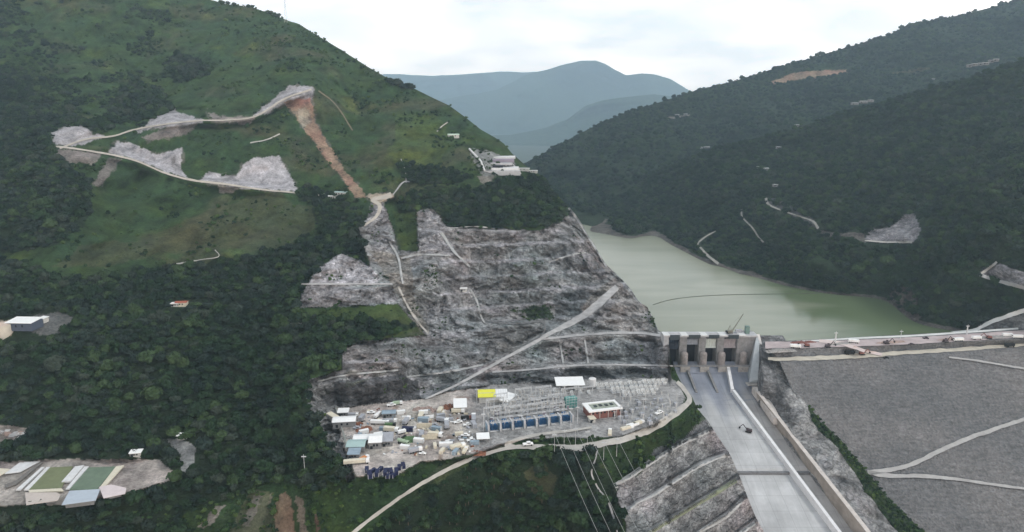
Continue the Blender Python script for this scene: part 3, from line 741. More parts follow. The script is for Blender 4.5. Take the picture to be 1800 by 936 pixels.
rows.append(np.stack([x, yup + 40, 0 * x - 12], -1)); rows.append(np.stack([x, yup, 0 * x + 15.0], -1))
for f_ in (.33, .66): rows.append(np.stack([x, yup * (1 - f_) + ycr * f_, 0 * x + 15.0], -1))
rows.append(np.stack([x, ycr, 0 * x + 15.0], -1))
for f_ in np.linspace(.2, 1, 5):
    r_ = np.stack([x, ycr * (1 - f_) + ybase * f_, 15 - (15 - Z_BERM) * f_ + 0 * x], -1)
    r_[:, 2] += .8 * fbm(r_, 6, 3) * (f_ < 1); rows.append(r_)
rows.append(np.stack([x, ybase * .5 + ye * .5, 0 * x + Z_BERM], -1)); rows.append(np.stack([x, ye, 0 * x + Z_BERM], -1))
for k_ in np.arange(2.5, 330, 2.5):
    x = xrow(float(max(239.0, x_start(ft[0] * 250 + ft[1] - k_))))
    r_ = np.stack([x, ln(ft, x) - k_, Z_BERM - FACE_K * k_ + 0 * x], -1)
    r_[:, 2] += .9 * fbm(r_, 7, 3) + 1.6 * fbm(r_ + 70, 60, 2) * min(1, k_ / 30); rows.append(r_)
G = np.array(rows); n_, m_ = G.shape[:2]; idx = np.arange(n_ * m_).reshape(n_, m_)
F = np.stack([idx[1:, :-1], idx[1:, 1:], idx[:-1, 1:], idx[:-1, :-1]], -1).reshape(-1, 4)
dam = link('embankment_dam', npmesh('embankment_dam', G.reshape(-1, 3), F), M_FILL)
props(dam, 'huge grey rockfill dam embankment sloping down right of the spillway', 'dam')

# ================================================================== right bank rock between chute and dam
print('bank rock...')
# built in world space: cross sections at constant y, from the chute wall to below the dam face
CH_K = 0.28                      # fall of the chute floor per metre
def ch_z(y): return -12.0 - CH_K * (609.0 - y)
def floor_hit(u, v, dz=0.0): return on_slope(u, v, -12.0 + dz, 609.0, CH_K)
WALL_H = 11.0
divA, divB = floor_hit(1277, 677), floor_hit(1469, 936)
flA, flB = floor_hit(1311, 677), floor_hit(1503, 936)
wtA, wtB = floor_hit(1371, 735, WALL_H), floor_hit(1530, 936, WALL_H)
leA, leB = floor_hit(1188, 677), floor_hit(1330, 936)
_sv = np.array([650,672,697,719,741,768,798,842,874,906,936,1050.]); _su = np.array([1188,1199,1215,1228,1243,1260,1281,1302,1314,1328,1342,1390.])
_sp = floor_hit(_su, _sv); _so = np.argsort(_sp[:, 1])
def x_edge(y): return np.interp(y, _sp[_so, 1], _sp[_so, 0]) - 1.2
def lx(A, B):
    k = (B[0] - A[0]) / (B[1] - A[1])
    return lambda y: A[0] + k * (np.asarray(y, float) - A[1])
x_div, x_fr, x_wt, x_le = lx(divA, divB), lx(flA, flB), lx(wtA, wtB), lx(leA, leB)
Y_GR = float(floor_hit(1330, 828)[1]); print('groove', Y_GR); print('chute', x_le(609), x_div(609), x_fr(609), x_wt(609), x_le(405), x_div(405), x_fr(405), x_wt(405))

def cL(v):
    """outer edge of the spillway wall in the photo"""
    return curve([(590,1334),(640,1338),(690,1346),(735,1373),(804,1424),(861,1471),(936,1532),(1060,1632)])(v)
ctrl = [(1334,598,'z',15),(1376,600,'z',14),(1338,640,'z',5),(1382,638,'z',3),(1342,670,'z',-2)]
for v in (700, 735, 804, 861, 936, 1060):
    u = float(cL(v)); p = floor_hit(u, v, WALL_H - 1.0); ctrl.append((u, v, 'z', float(p[2])))
    u2 = float(cR(v)); p2 = face_hit(u2, v); ctrl.append((u2, v, 'z', float(p2[2]) + .3))
    um = u * .45 + u2 * .55; zm = (p[2] * .45 + p2[2] * .55); ctrl.append((um, v, 'z', float(zm) + 4.5))
tps_b = TPS(ctrl)
vv = np.arange(590, 1062, 1.6); ss = np.linspace(0, 1.0, 70)
Vb = np.repeat(vv[:, None], len(ss), 1); uL = cL(vv)[:, None]; uR = cR(vv)[:, None]
Ub = uL + (uR - uL) * ss[None, :]
Tb = tps_b(Ub, Vb); Db = raydir(Ub, Vb); Pb = np.array([0, 0, CAM_H]) + Db * Tb[..., None]
edge = sstep(0, .12, ss)[None, :] * sstep(1.0, .8, ss)[None, :]
Tb = Tb + edge * (2.6 * fbm(Pb, 11, 4, .6) + 3.2 * ridged(Pb, 19, 3)); Pb = np.array([0, 0, CAM_H]) + Db * Tb[..., None]
# tuck both borders under their neighbours
e0 = Pb[:, :1].copy(); e0[..., 2] -= 25; e0[..., 0] -= 3
e1 = Pb[:, -1:].copy(); e1[..., 0] += 14; e1[..., 2] -= 20
G = np.concatenate([e0, Pb, e1], 1); Ug = np.concatenate([Ub[:, :1], Ub, Ub[:, -1:]], 1); Vg = np.concatenate([Vb[:, :1], Vb, Vb[:, -1:]], 1)
sg = np.concatenate([[0], ss, [1]])[None, :] + 0 * Vg
n_, m_ = G.shape[:2]; idx = np.arange(n_ * m_).reshape(n_, m_)
F = np.stack([idx[1:, :-1], idx[1:, 1:], idx[:-1, 1:], idx[:-1, :-1]], -1).reshape(-1, 4)
Cg = np.broadcast_to(C_ROCK * .95, Vg.shape + (3,)).copy()
nz = fbm(G, 16, 4, .6)
Cg = near(Cg, C_ROCK_D, sstep(.1, .4, nz), .6); Cg = near(Cg, C_PALE * .9, sstep(.05, .5, -nz) * (sg < .55) * (Vg > 730), .5)
Cg = near(Cg, C_DIRT * .7, sstep(.2, .5, fbm(G + 99, 20, 3)), .4)
green = (sg + .14 * fbm(G + 5, 14, 3) > curve([(690, 1.3), (720, .84), (760, .72), (830, .74), (900, .60), (1060, .5)])(Vg))
Cg = near(Cg, C_SHRUB, green, .95); Cg = near(Cg, C_ROCK_D * .8, (Vg < 725) & (sg < .45), .6)
me = npmesh('rock_bank', G.reshape(-1, 3), F); setcol(me, 'albedo', Cg.reshape(-1, 3)); setflt(me, 'rock', (1.0 - green).reshape(-1) * .9)
bank = link('rock_bank', me, M_TERR); bank['kind'] = 'structure'
BANK_G, BANK_green = (Ub, Vb, Pb), green[:, 1:-1]

# ================================================================== SPILLWAY
def chute_mat():
    m, t, b = newmat('chute_concrete'); N, L = t.nodes.new, t.links.new
    g = N('ShaderNodeNewGeometry')
    mp_ = N('ShaderNodeMapping'); mp_.inputs['Scale'].default_value = (1.0, .12, .12); L(g.outputs['Position'], mp_.inputs['Vector'])
    a = N('ShaderNodeTexNoise'); a.inputs['Scale'].default_value = .35; a.inputs['Detail'].default_value = 8; a.inputs['Roughness'].default_value = .7; L(mp_.outputs['Vector'], a.inputs['Vector'])
    c = N('ShaderNodeTexNoise'); c.inputs['Scale'].default_value = .04; c.inputs['Detail'].default_value = 7; c.inputs['Roughness'].default_value = .6; L(g.outputs['Position'], c.inputs['Vector'])
    ca = N('ShaderNodeAttribute'); ca.attribute_name = 'albedo'
    def mr(src, lo, hi):
        n = N('ShaderNodeMapRange'); n.inputs[1].default_value = .3; n.inputs[2].default_value = .7; n.inputs[3].default_value = lo; n.inputs[4].default_value = hi; L(src, n.inputs[0]); return n.outputs[0]
    mu = N('ShaderNodeMath'); mu.operation = 'MULTIPLY'; L(mr(a.outputs['Fac'], .88, 1.08), mu.inputs[0]); L(mr(c.outputs['Fac'], .72, 1.15), mu.inputs[1])
    # slab joints
    br = N('ShaderNodeTexBrick'); br.offset = 0; br.inputs['Scale'].default_value = 1.0
    br.inputs['Color1'].default_value = (1, 1, 1, 1); br.inputs['Color2'].default_value = (.93, .93, .93, 1); br.inputs['Mortar'].default_value = (.7, .7, .7, 1)
    br.inputs['Brick Width'].default_value = 11.3; br.inputs['Row Height'].default_value = 14.0; br.inputs['Mortar Size'].default_value = .16; L(g.outputs['Position'], br.inputs['Vector'])
    mm = N('ShaderNodeMix'); mm.data_type = 'RGBA'; mm.blend_type = 'MULTIPLY'; mm.inputs['Factor'].default_value = 1; L(ca.outputs['Color'], mm.inputs['A']); L(br.outputs['Color'], mm.inputs['B'])
    sc = N('ShaderNodeVectorMath'); sc.operation = 'SCALE'; L(mm.outputs['Result'], sc.inputs[0]); L(mu.outputs[0], sc.inputs['Scale']); L(sc.outputs[0], b.inputs['Base Color'])
    b.inputs['Roughness'].default_value = .7
    return m
M_CHUTE = chute_mat()
M_CONC = plain('concrete', (.42, .42, .43), .85, .22, .22, bump=.1)
M_CONC_D = plain('weathered_concrete', (.21, .205, .205), .9, .3, .3, bump=.1)
M_CONC_L = plain('pale_concrete', (.62, .62, .62), .8, .14, .3)
M_DARK = plain('recess_shade', (.02, .022, .03), .7, .3, .2)  # near-black colour stands in for the shade inside openings

def box_bm(bm, x0, x1, y0, y1, z0, z1):
    vs = [bm.verts.new(p) for p in ((x0,y0,z0),(x1,y0,z0),(x1,y1,z0),(x0,y1,z0),(x0,y0,z1),(x1,y0,z1),(x1,y1,z1),(x0,y1,z1))]
    for f in ((3,2,1,0),(4,5,6,7),(0,1,5,4),(1,2,6,5),(2,3,7,6),(3,0,4,7)): bm.faces.new([vs[i] for i in f])
def mk(name, fn, mat, parent=None, bevel=0.0, smooth=False):
    bm = bmesh.new(); fn(bm)
    if bevel: bmesh.ops.bevel(bm, geom=list(bm.edges), offset=bevel, segments=1, affect='EDGES')
    me = bpy.data.meshes.new(name); bm.to_mesh(me); bm.free()
    if smooth:
        for p in me.polygons: p.use_smooth = True
    return link(name, me, mat, parent)
def empty(name, loc, rz=0.0, label=None, cat=None, group=None):
    o = bpy.data.objects.new(name, None); COL.objects.link(o); o.location = loc; o.rotation_euler = (0, 0, rz); o.empty_display_size = 2
    return props(o, label, cat, group)

sp = empty('spillway_chute', (0, 0, 0), label='pale concrete spillway chute with a divider wall running down from the gates', cat='spillway')
ys = np.concatenate([np.arange(250, 606, 3.0), np.arange(606, 618, 2.0)])
def chute_floor():
    V = []; C = []
    ns = 44
    for y in ys:
        z = float(ch_z(y)) if y < 600 else float(ch_z(600)) + (y - 600) * .5
        if y < Y_GR: z -= 1.6              # step at the aeration groove
        for i in range(ns + 1):
            xr_ = float(x_fr(y)) + .5 if y < 566 else 238.0; xl_ = float(x_edge(y)); x = xl_ + (xr_ - xl_) * max(0, i - 1) / (ns - 1)
            V.append((x, y, z if i else z - 30))
            base = np.array([.46, .465, .47]) if x < x_div(y) else np.array([.40, .385, .375])
            base = base * (.93 + .10 * float(sstep(560, 490, y)))
            wet = float(sstep(540, 588, y + 10 * math.sin(x * .35) + 8 * math.sin(x * .11)))
            base = base * (1 - wet) + np.array([.23, .25, .30]) * wet   # still wet below the gates
            C.append(base)
    n, m_ = len(ys), ns + 1; idx = np.arange(n * m_).reshape(n, m_)
    F = np.stack([idx[:-1, :-1], idx[:-1, 1:], idx[1:, 1:], idx[1:, :-1]], -1).reshape(-1, 4)
    me = npmesh('chute_floor', np.array(V), F, False); setcol(me, 'albedo', np.array(C)); return me
link('chute_floor', chute_floor(), M_CHUTE, sp)
def long_wall(xa, xb, y0, y1, h0, h1, base=-3.0, xbase=None, step=12):
    """wall following the chute: from x xa(y)..xb(y) at the top, sloping inner face to xbase(y)"""
    def f(bm):
        prev = None
        for y in np.arange(y0, y1 + .1, step):
            z = float(ch_z(y)); h = h0 + (h1 - h0) * (y - y0) / (y1 - y0)
            xl = float(xa(y)); xr = float(xb(y)); xbm = float(xbase(y)) if xbase else xl
            ring = [bm.verts.new(p) for p in ((xbm, y, z + base), (xl, y, z + h), (xr, y, z + h), (xr, y, z + base - 12))]
            if prev:
                for i in range(3): bm.faces.new((prev[i], prev[i + 1], ring[i + 1], ring[i]))
            else: bm.faces.new(ring)
            prev = ring
        bm.faces.new(prev[::-1])
    return f
mk('divider_wall', long_wall(lambda y: x_div(y) - 1.3, lambda y: x_div(y) + 1.3, 250, 574, 4.2, 4.2), plain('wall_white_concrete', (.66,.66,.67), .75, .1, .2), sp)
M_WALLB = plain('stained_wall_concrete', (.30, .265, .235), .9, .3, .12)
mk('side_wall', long_wall(lambda y: x_wt(y) - 2.6, x_wt, 250, 571, WALL_H, WALL_H, xbase=x_fr), M_WALLB, sp)
mk('wall_coping', long_wall(lambda y: x_wt(y) - 2.9, lambda y: x_wt(y) + .3, 250, 571, WALL_H + .5, WALL_H + .5, base=WALL_H + .02), plain('coping_concrete', (.50,.46,.43), .8, .2, .25), sp)
# (coping bottom is kept above the wall top)
for ch in list(sp.children):
    pass
gv = floor_hit(1330, 828)
def groove(bm):
    y = Y_GR
    box_bm(bm, float(x_edge(y)) + .5, float(x_div(y)) - 1.3, y - 2.4, y + .1, ch_z(y) - 3.0, ch_z(y) - .35)
    box_bm(bm, float(x_div(y)) + 1.3, float(x_fr(y)), y - 2.4, y + .1, ch_z(y) - 3.0, ch_z(y) - .35)
mk('aeration_groove', groove, plain('groove_dark', (.17,.17,.175), .9, .3, .5), sp)

# ------------------------------------------------ gate structure
gs = empty('spillway_gatehouse', (195, 612, -12), label='grey concrete gate structure with four openings spanning the head of the spillway', cat='dam gates')
O = Vector((195, 612, -12))
def gmk(name, fn, mat, bevel=0.0, parent=None, label=None):
    bm = bmesh.new(); fn(bm); bmesh.ops.translate(bm, verts=bm.verts[:], vec=-O)
    if bevel: bmesh.ops.bevel(bm, geom=list(bm.edges), offset=bevel, segments=1, affect='EDGES')
    me = bpy.data.meshes.new(name); bm.to_mesh(me); bm.free()
    o = link(name, me, mat, parent or gs)
    if label: o['label'] = label
    return o
YF = 612.0
def gx(u, v=615): return float(at_y(u, v, YF)[0])
def gz(v, y=YF): return float(at_y(900, v, y)[2])
ZT = gz(590)
PIERS = [(1166, 1175), (1194, 1207), (1228, 1240), (1260, 1272), (1295, 1314)]
OPEN = [(1175, 1194), (1207, 1228), (1240, 1260), (1272, 1295)]
for i, (a, c) in enumerate(PIERS):
    gmk('pier', lambda bm: box_bm(bm, gx(a), gx(c), YF, YF + 15, -16, ZT - 1.6), M_CONC_D if i else M_CONC, .25)
    if i:
        def nose(bm, a=a, c=c):
            xm = (gx(a) + gx(c)) / 2 + .8; r = 3.5; zt = gz(617)
            prev = None
            for k, (z, rr_) in enumerate(((-15, r), (zt - 2.4, r), (zt - .9, r * .86), (zt, r * .5))):
                ring = [bm.verts.new((xm + rr_ * math.cos(t_), YF - 3 + (rr_) * math.sin(t_) * .9, z)) for t_ in np.linspace(0, 2 * math.pi, 17)[:-1]]
                if prev:
                    for j in range(16): bm.faces.new((prev[j], prev[(j + 1) % 16], ring[(j + 1) % 16], ring[j]))
                prev = ring
            bm.faces.new(prev)
        gmk('trunnion_block', nose, plain('rusty_concrete', (.25, .225, .215), .9, .3, .4))
        gmk('block_cap', lambda bm: box_bm(bm, gx(a) + .2, gx(c) + 2.2, YF - 8.2, YF - 6.9, -15, gz(640)), plain('cap_concrete', (.36,.34,.32), .85, .25, .6))
# deck pieces
M_PATCH = plain('white_deck_slab', (.62, .62, .61), .7, .08, .5)
gmk('deck', lambda bm: box_bm(bm, gx(1166), gx(1330), YF - .8, YF + 11, ZT - 1.58, ZT), M_CONC, .1)
for (a, c, zz) in ((1165, 1176, .5), (1196, 1208, .4), (1230, 1242, .4), (1263, 1276, .5), (1297, 1309, .6)):
    gmk('deck_slab', lambda bm: box_bm(bm, gx(a), gx(c), YF - 1.4, YF + 9, ZT + .004, ZT + zz), M_PATCH, .05)
for k_, (a, c, bt) in enumerate(((1176, 1193, 597), (1209, 1229, 594), (1244, 1262, 594), (1278, 1296, 595))):
    gmk('gantry_beam', lambda bm: box_bm(bm, gx(a), gx(c), YF - 1.9, YF - .9, gz(bt), ZT + .9), plain('gantry_steel', (.035,.045,.05), .6, .3, .8), .1)
    gmk('deck_railing', lambda bm: [box_bm(bm, x_, x_ + .15, YF - 1.0, YF - .85, ZT + .9, ZT + 2.2) for x_ in np.arange(gx(a), gx(c), 1.6)] and box_bm(bm, gx(a), gx(c), YF - 1.05, YF - .8, ZT + 2.1, ZT + 2.3), M_CONC, 0)
# radial gates: curved skin plates, raised to different heights
for k_, (a, c, vt_, vb_, col_) in enumerate(((1175, 1194, 598, 614, (.025,.035,.055)), (1207, 1228, 596, 606, (.34,.36,.40)), (1240, 1260, 596, 612, (.62,.66,.62)), (1272, 1295, 596, 612, (.38,.34,.35)))):
    def gate(bm, a=a, c=c, vt_=vt_, vb_=vb_):
        y0 = YF + 2.5; prev = None
        zt_, zb_ = gz(vt_, y0), gz(vb_, y0)
        for i in range(7):
            f = i / 6; y = y0 + 1.8 * (1 - (2 * f - 1) ** 2)
            z = zt_ + (zb_ - zt_) * f
            rw = [bm.verts.new((gx(a) + .3, y, z)), bm.verts.new((gx(c) - .3, y, z)), bm.verts.new((gx(c) - .3, y + .8, z)), bm.verts.new((gx(a) + .3, y + .8, z))]
            if prev:
                for j in range(4): bm.faces.new((prev[j], prev[(j + 1) % 4], rw[(j + 1) % 4], rw[j]))
            else: bm.faces.new(rw[::-1])
            prev = rw
        bm.faces.new(prev)
        for xx in np.linspace(gx(a) + .4, gx(c) - .9, 5)[1:-1]: box_bm(bm, xx, xx + .4, y0 - .5, y0 - .1 + .3, zb_ + .5, zt_ - .5)
    gmk('radial_gate', gate, plain('gate_paint_%s' % 'abcd'[k_], col_, .5, .2, .4))
    gmk('gate_shade_panel', lambda bm: box_bm(bm, gx(a) - .3, gx(c) + .3, YF + 13.2, YF + 14.0, -15, ZT - 1.7), M_DARK)  # black panel painted as the shade deep in each gate opening
# training walls below the piers, and the foot bridge in front of the openings
def low_wall(xa, xb, hw, h):
    def f(bm):
        P = []
        for (x_, y, hh) in ((xa, 604.0, h + 1.5), (xb, 576.0, h)):
            z = ch_z(min(y, 600)) + max(0, y - 600) * .55
            P += [(x_ - hw, y, z - 3), (x_ + hw, y, z - 3), (x_ - hw, y, z + hh), (x_ + hw, y, z + hh)]
        bmesh.ops.convex_hull(bm, input=[bm.verts.new(p) for p in P])
    return f
for a in (1205, 1240): gmk('training_wall', low_wall(gx(a, 650), gx(a, 650) + 1.5, 1.0, .8), M_CONC_D)
gmk('centre_wall', low_wall(gx(1275, 650), float(x_div(576)), 1.4, 3.6), plain('wall_white_concrete', (.66,.66,.67)))
fb = gz(645, YF - 12)
gmk('footbridge', lambda bm: box_bm(bm, gx(1180), gx(1314), YF - 12.5, YF - 11, fb, fb + .9), M_CONC_D, .05)
gmk('footbridge_rail', lambda bm: [box_bm(bm, x_, x_ + .12, YF - 12.4, YF - 12.28, fb + .92, fb + 2.0) for x_ in np.arange(gx(1182), gx(1312), 2.5)] and box_bm(bm, gx(1181), gx(1313), YF - 12.45, YF - 12.25, fb + 1.9, fb + 2.1), M_CONC_D)
# right abutment: solid block and the sloping wing wall with its buttress
gmk('abutment', lambda bm: box_bm(bm, gx(1314), gx(1331), YF, YF + 20, -18, ZT - 1.6), M_CONC_D, .3)
def wing(bm):
    y1, y2 = YF - .4, 580.0
    xr = gx(1338) + 1; xl = gx(1314); xr2 = float(at_y(1338, 670, y2)[0]); xl2 = float(at_y(1316, 670, y2)[0])
    zb = float(at_y(1316, 673, y2)[2])
    P = [(xl + 1, y1, -14), (xr + 1, y1, -14), (xr + 1, y1, gz(618)), (gx(1330), y1, ZT - 1.7), (gx(1327), y1, ZT - 1.9), (xl2 + .5, y2, zb), (xr2, y2, zb), (xr2, y2, zb + 4), (xl2 + .5, y2, zb + 1)]
    vs = [bm.verts.new(p) for p in P]; bmesh.ops.convex_hull(bm, input=vs)
gmk('wing_wall', wing, plain('wing_wall_concrete', (.33,.36,.38), .85, .16, .15))
def ledge(bm):
    y2 = 579.0; z = float(at_y(1316, 675, y2)[2]); box_bm(bm, float(at_y(1313, 675, y2)[0]), float(at_y(1340, 675, y2)[0]), y2 - 2, y2 + 4, z - 1.2, z)
gmk('wing_ledge', ledge, plain('cap_concrete', (.36,.34,.32)), .1)
def coping(bm):
    bmv = [(gx(1328), YF + .3, ZT + .1), (gx(1333), YF + .3, ZT + .1), (gx(1340) + 1, YF - 3, gz(620)), (gx(1338) + .2, YF - 3, gz(620))]
    lo = [bm.verts.new(p) for p in bmv]; hi = [bm.verts.new((p[0], p[1], p[2] + 1.0)) for p in bmv]
    bm.faces.new(hi); bm.faces.new(lo[::-1])
    for i in range(4): bm.faces.new((lo[i], lo[(i + 1) % 4], hi[(i + 1) % 4], hi[i]))
gmk('wing_coping', coping, M_CONC_L)
gmk('hoist_tower', lambda bm: box_bm(bm, gx(1311), gx(1318), YF + 4, YF + 8, ZT + .003, gz(577)), plain('teal_cladding', (.13,.20,.18), .7, .3, .6), .2)
# walkway slab at the foot of the wing wall
def slab(bm):
    pts = [floor_hit(1322, 680, WALL_H - 4), floor_hit(1345, 680, WALL_H - 4), floor_hit(1371, 735, WALL_H), floor_hit(1360, 735, WALL_H - 1)]
    lo = [bm.verts.new((p[0], p[1], p[2] - 6)) for p in pts]; hi = [bm.verts.new(p) for p in pts]
    bm.faces.new(hi); bm.faces.new(lo[::-1])
    for i in range(4): bm.faces.new((lo[i], lo[(i + 1) % 4], hi[(i + 1) % 4], hi[i]))
mk('access_slab', slab, plain('coping_concrete', (.50,.46,.43)), sp)
# ================================================================== AIR
hz = mk('haze', lambda bm: box_bm(bm, -5800, 6200, -400, 17000, -191.5, 2300), None)
hz['kind'] = 'stuff'
m = bpy.data.materials.new('haze'); m.use_nodes = True; t = m.node_tree
for n in list(t.nodes): t.nodes.remove(n)
o_ = t.nodes.new('ShaderNodeOutputMaterial'); pv = t.nodes.new('ShaderNodeVolumePrincipled')
pv.inputs['Color'].default_value = (.62, .82, .98, 1); pv.inputs['Density'].default_value = 0.84e-4; pv.inputs['Anisotropy'].default_value = 0.35
t.links.new(pv.outputs['Volume'], o_.inputs['Volume'])
hz.data.materials.append(m)

# ================================================================== ROADS
def smooth_line(pts, step=3.0):
    P = [np.array(p, float) for p in pts]
    P = [2 * P[0] - P[1]] + P + [2 * P[-1] - P[-2]]
    out = []
    for i in range(1, len(P) - 2):
        n = max(2, int(np.linalg.norm(P[i + 1] - P[i]) / step))
        for k in range(n):
            t_ = k / n
            out.append(.5 * ((2 * P[i]) + (-P[i - 1] + P[i + 1]) * t_ + (2 * P[i - 1] - 5 * P[i] + 4 * P[i + 1] - P[i + 2]) * t_ ** 2 + (-P[i - 1] + 3 * P[i] - 3 * P[i + 1] + P[i + 2]) * t_ ** 3))
    out.append(P[-2]); return np.array(out)
def ribbon(name, pts, hw, sampler, mat, lift=.45, kind='structure', taper=True, wob=.25, seed=1):
    """a worn track laid on the ground; its edges wander"""
    C = smooth_line(pts); d = np.gradient(C, axis=0); d /= np.linalg.norm(d, axis=1)[:, None] + 1e-9
    nrm = np.stack([-d[:, 1], d[:, 0]], 1)
    hwv = np.full(len(C), float(hw)) if np.isscalar(hw) else np.interp(np.linspace(0, 1, len(C)), np.linspace(0, 1, len(hw)), hw)
    q = np.stack([C[:, 0], C[:, 1], 0 * C[:, 0] + seed * 31], -1)
    wl = hwv * (1 + wob * fbm(q, 14, 3) * 1.6); wr = hwv * (1 + wob * fbm(q + 400, 14, 3) * 1.6)
    rows = []
    for f in np.linspace(-1, 1, 5):
        w_ = np.where(f < 0, wl, wr) * f
        X = C + nrm * w_[:, None]
        p = sampler(X[:, 0], X[:, 1]); p = p.copy()
        to = p - np.array([0, 0, CAM_H]); to /= np.linalg.norm(to, axis=1)[:, None]
        p -= to * lift; p[:, 2] += lift * .35
        rows.append(p)
    G = np.array(rows); n, m_ = G.shape[:2]; idx = np.arange(n * m_).reshape(n, m_)
    F = np.stack([idx[1:, :-1], idx[1:, 1:], idx[:-1, 1:], idx[:-1, :-1]], -1).reshape(-1, 4)
    o = link(name, npmesh(name, G.reshape(-1, 3), F), mat)
    o['kind'] = kind; return o
M_ROAD = plain('pale_dirt_road', (.40, .38, .35), .95, .22, .12, bump=.3)
M_ROAD_G = plain('grey_gravel_road', (.34, .335, .335), .95, .25, .12, bump=.3)
M_ROAD_T = plain('tan_dirt_road', (.41, .37, .32), .95, .2, .12, bump=.3)
rm = [plain('rock_ramp', (.37,.36,.355), .95, .3, .15, bump=.4), M_ROAD_G, M_ROAD_G, M_ROAD, M_ROAD, M_ROAD_T, M_ROAD_T, M_ROAD_T, M_ROAD_G]
rw = [[1.5,1.8,2.2,2.4,2.8,3.2,5.2,6.5,5], [1.6,1.8,2,2.2,2.6], 1.4, [2.6,3,2.8,2.8,3.2,3.6,3.2,3.2,6,7.5,5.5,6,6.5,5,3], [4,3,2.5,2.5,2], [1.4,1.6,1.3,1.7,1.6,1.2], [1.3,1.4,1.3,1.2,1.1,1.4,1.5], [4.5,3.5,3.5,2.5,1.8], 1.3]
for k, (pts, hw) in enumerate(ROADS_L): ribbon('road', pts, rw[k], left.sample, rm[k], seed=k, lift=1.6 if k in (5, 6) else .9)
M_TRK = plain('overgrown_track', (.27, .26, .23), .95, .3, .1)
M_LEDGE = plain('bench_gravel', (.36, .36, .355), .95, .25, .15, bump=.3)
for k, bl in enumerate(BENCH[1:6]):
    ln = [(x, y + 2) for x, y in bl if x >= (1078 if k == 0 else 1095)]
    sil = curve([(697,1216),(719,1226),(741,1245),(768,1262),(798,1283),(842,1302),(874,1314),(906,1327),(936,1343),(1050,1390)])
    ln = [q_ for q_ in smooth_line(ln, 4.0) if q_[0] < sil(q_[1]) - 7]
    ribbon('bench', ln, [2.6, 3.0, 3.6, 3.4, 4.2, 3.4], left.sample, M_LEDGE if k != 2 else plain('mossy_bench', (.20,.22,.15), .95, .3, .2), seed=20 + k, lift=.6)
for k, (ln, hw, mt_) in enumerate([
    ([(1150,805),(1140,812),(1085,850),(1086,858)], 1.6, M_LEDGE), ([(1050,792),(1046,810),(1040,832),(1052,860),(1070,885),(1085,936),(1092,985)], [1.6,1.6,1.2,1.6,1.4,1.2], M_ROAD_G),
    ([(590,716),(603,760),(612,795),(624,838)], 1.4, plain('rim_wall', (.25,.26,.24), .95)), ([(558,672),(600,662),(650,656),(700,652)], 1.5, M_LEDGE), ([(715,664),(790,654),(850,642)], 1.5, M_LEDGE),
    ([(852,565),(900,570),(950,566),(958,578),(950,592),(930,602)], 1.3, plain('dark_ledge', (.15,.15,.15), .95)), ([(828,510),(838,530),(845,555),(852,568)], 1.6, M_LEDGE),
    ([(705,455),(740,448),(790,450)], 1.6, M_LEDGE), ([(700,505),(712,530),(730,560),(752,588)], 1.8, plain('pale_dirt_road', (.46,.44,.41))), ([(685,425),(700,455),(708,500)], 1.6, M_LEDGE), ([(775,410),(800,445),(826,470)], [2.4,2,1.4], M_LEDGE),
    ([(795,402),(830,399),(870,402)], 1.0, M_LEDGE), ([(965,462),(985,455),(1010,448),(1030,445)], 1.0, M_LEDGE), ([(1000,366),(1016,388),(1030,412),(1050,443),(1066,470)], 1.6, M_ROAD_G),
    ([(985,604),(990,640)], 1.6, M_LEDGE), ([(1028,598),(1034,640)], 1.6, M_LEDGE), ([(305,466),(350,458),(384,452),(378,440)], .9, M_ROAD), ([(768,232),(778,222),(790,214)], .9, M_ROAD), ([(560,160),(590,185),(620,230)], 1.0, plain('brown_track', (.16,.14,.09), .95)),
    ([(720,320),(708,322),(690,344)], 1.2, M_ROAD_G), ([(705,280),(712,300),(714,322)], .8, M_ROAD_G), ([(440,252),(470,246),(492,236)], .9, M_ROAD)]):
    ribbon('track', ln, hw, left.sample, mt_, seed=40 + k, lift=1.1, wob=.6)
for k, (ln, hw, mt_) in enumerate([
    ([(1263,466),(1245,452),(1232,438),(1227,430),(1240,418),(1258,408)], [2.2,2,1.6,1.4,1], M_TRK), ([(1303,370),(1305,384),(1322,402),(1334,420),(1342,428)], [1.6,1.2,1.2,1.3], M_TRK), ([(1346,350),(1352,362),(1380,374),(1410,384),(1430,392),(1438,404)], [2.4,1.3,1.1,1.3,2.2], M_TRK),
    ([(1722,484),(1740,472),(1752,462)], 2, M_ROAD), ([(1722,484),(1750,494),(1800,508),(1870,530)], 3, M_ROAD_G), ([(1600,580),(1660,585),(1700,584),(1722,578),(1745,566),(1800,548),(1870,532)], [1,1.6,3,4,3.4], plain('white_road', (.62,.62,.60), .9, .12, .1)),
    ([(1520,424),(1560,427),(1604,427)], 1.2, M_ROAD)]):
    ribbon('road', ln, hw, near_r.sample, mt_, seed=80 + k, lift=4.5 if k < 3 else 2.2)
def fs(u, v): return face_hit(u, v)
for k, (ln, hw) in enumerate([([(1525,832),(1560,828),(1600,818),(1640,800),(1690,776),(1750,755),(1830,728)], [4.2,4,3.6,3.4,3.4]), ([(1528,832),(1570,838),(1620,838),(1680,843),(1740,852),(1830,864)], [4,3.4,2.4,2.1,2.1]), ([(1668,629),(1710,634),(1760,642),(1830,654)], [1.4,1.6,1.8])]):
    ribbon('road', ln, hw, fs, plain('dam_face_road', (.34,.335,.33), .95, .18, .12), seed=90 + k, lift=1.3, wob=.3)
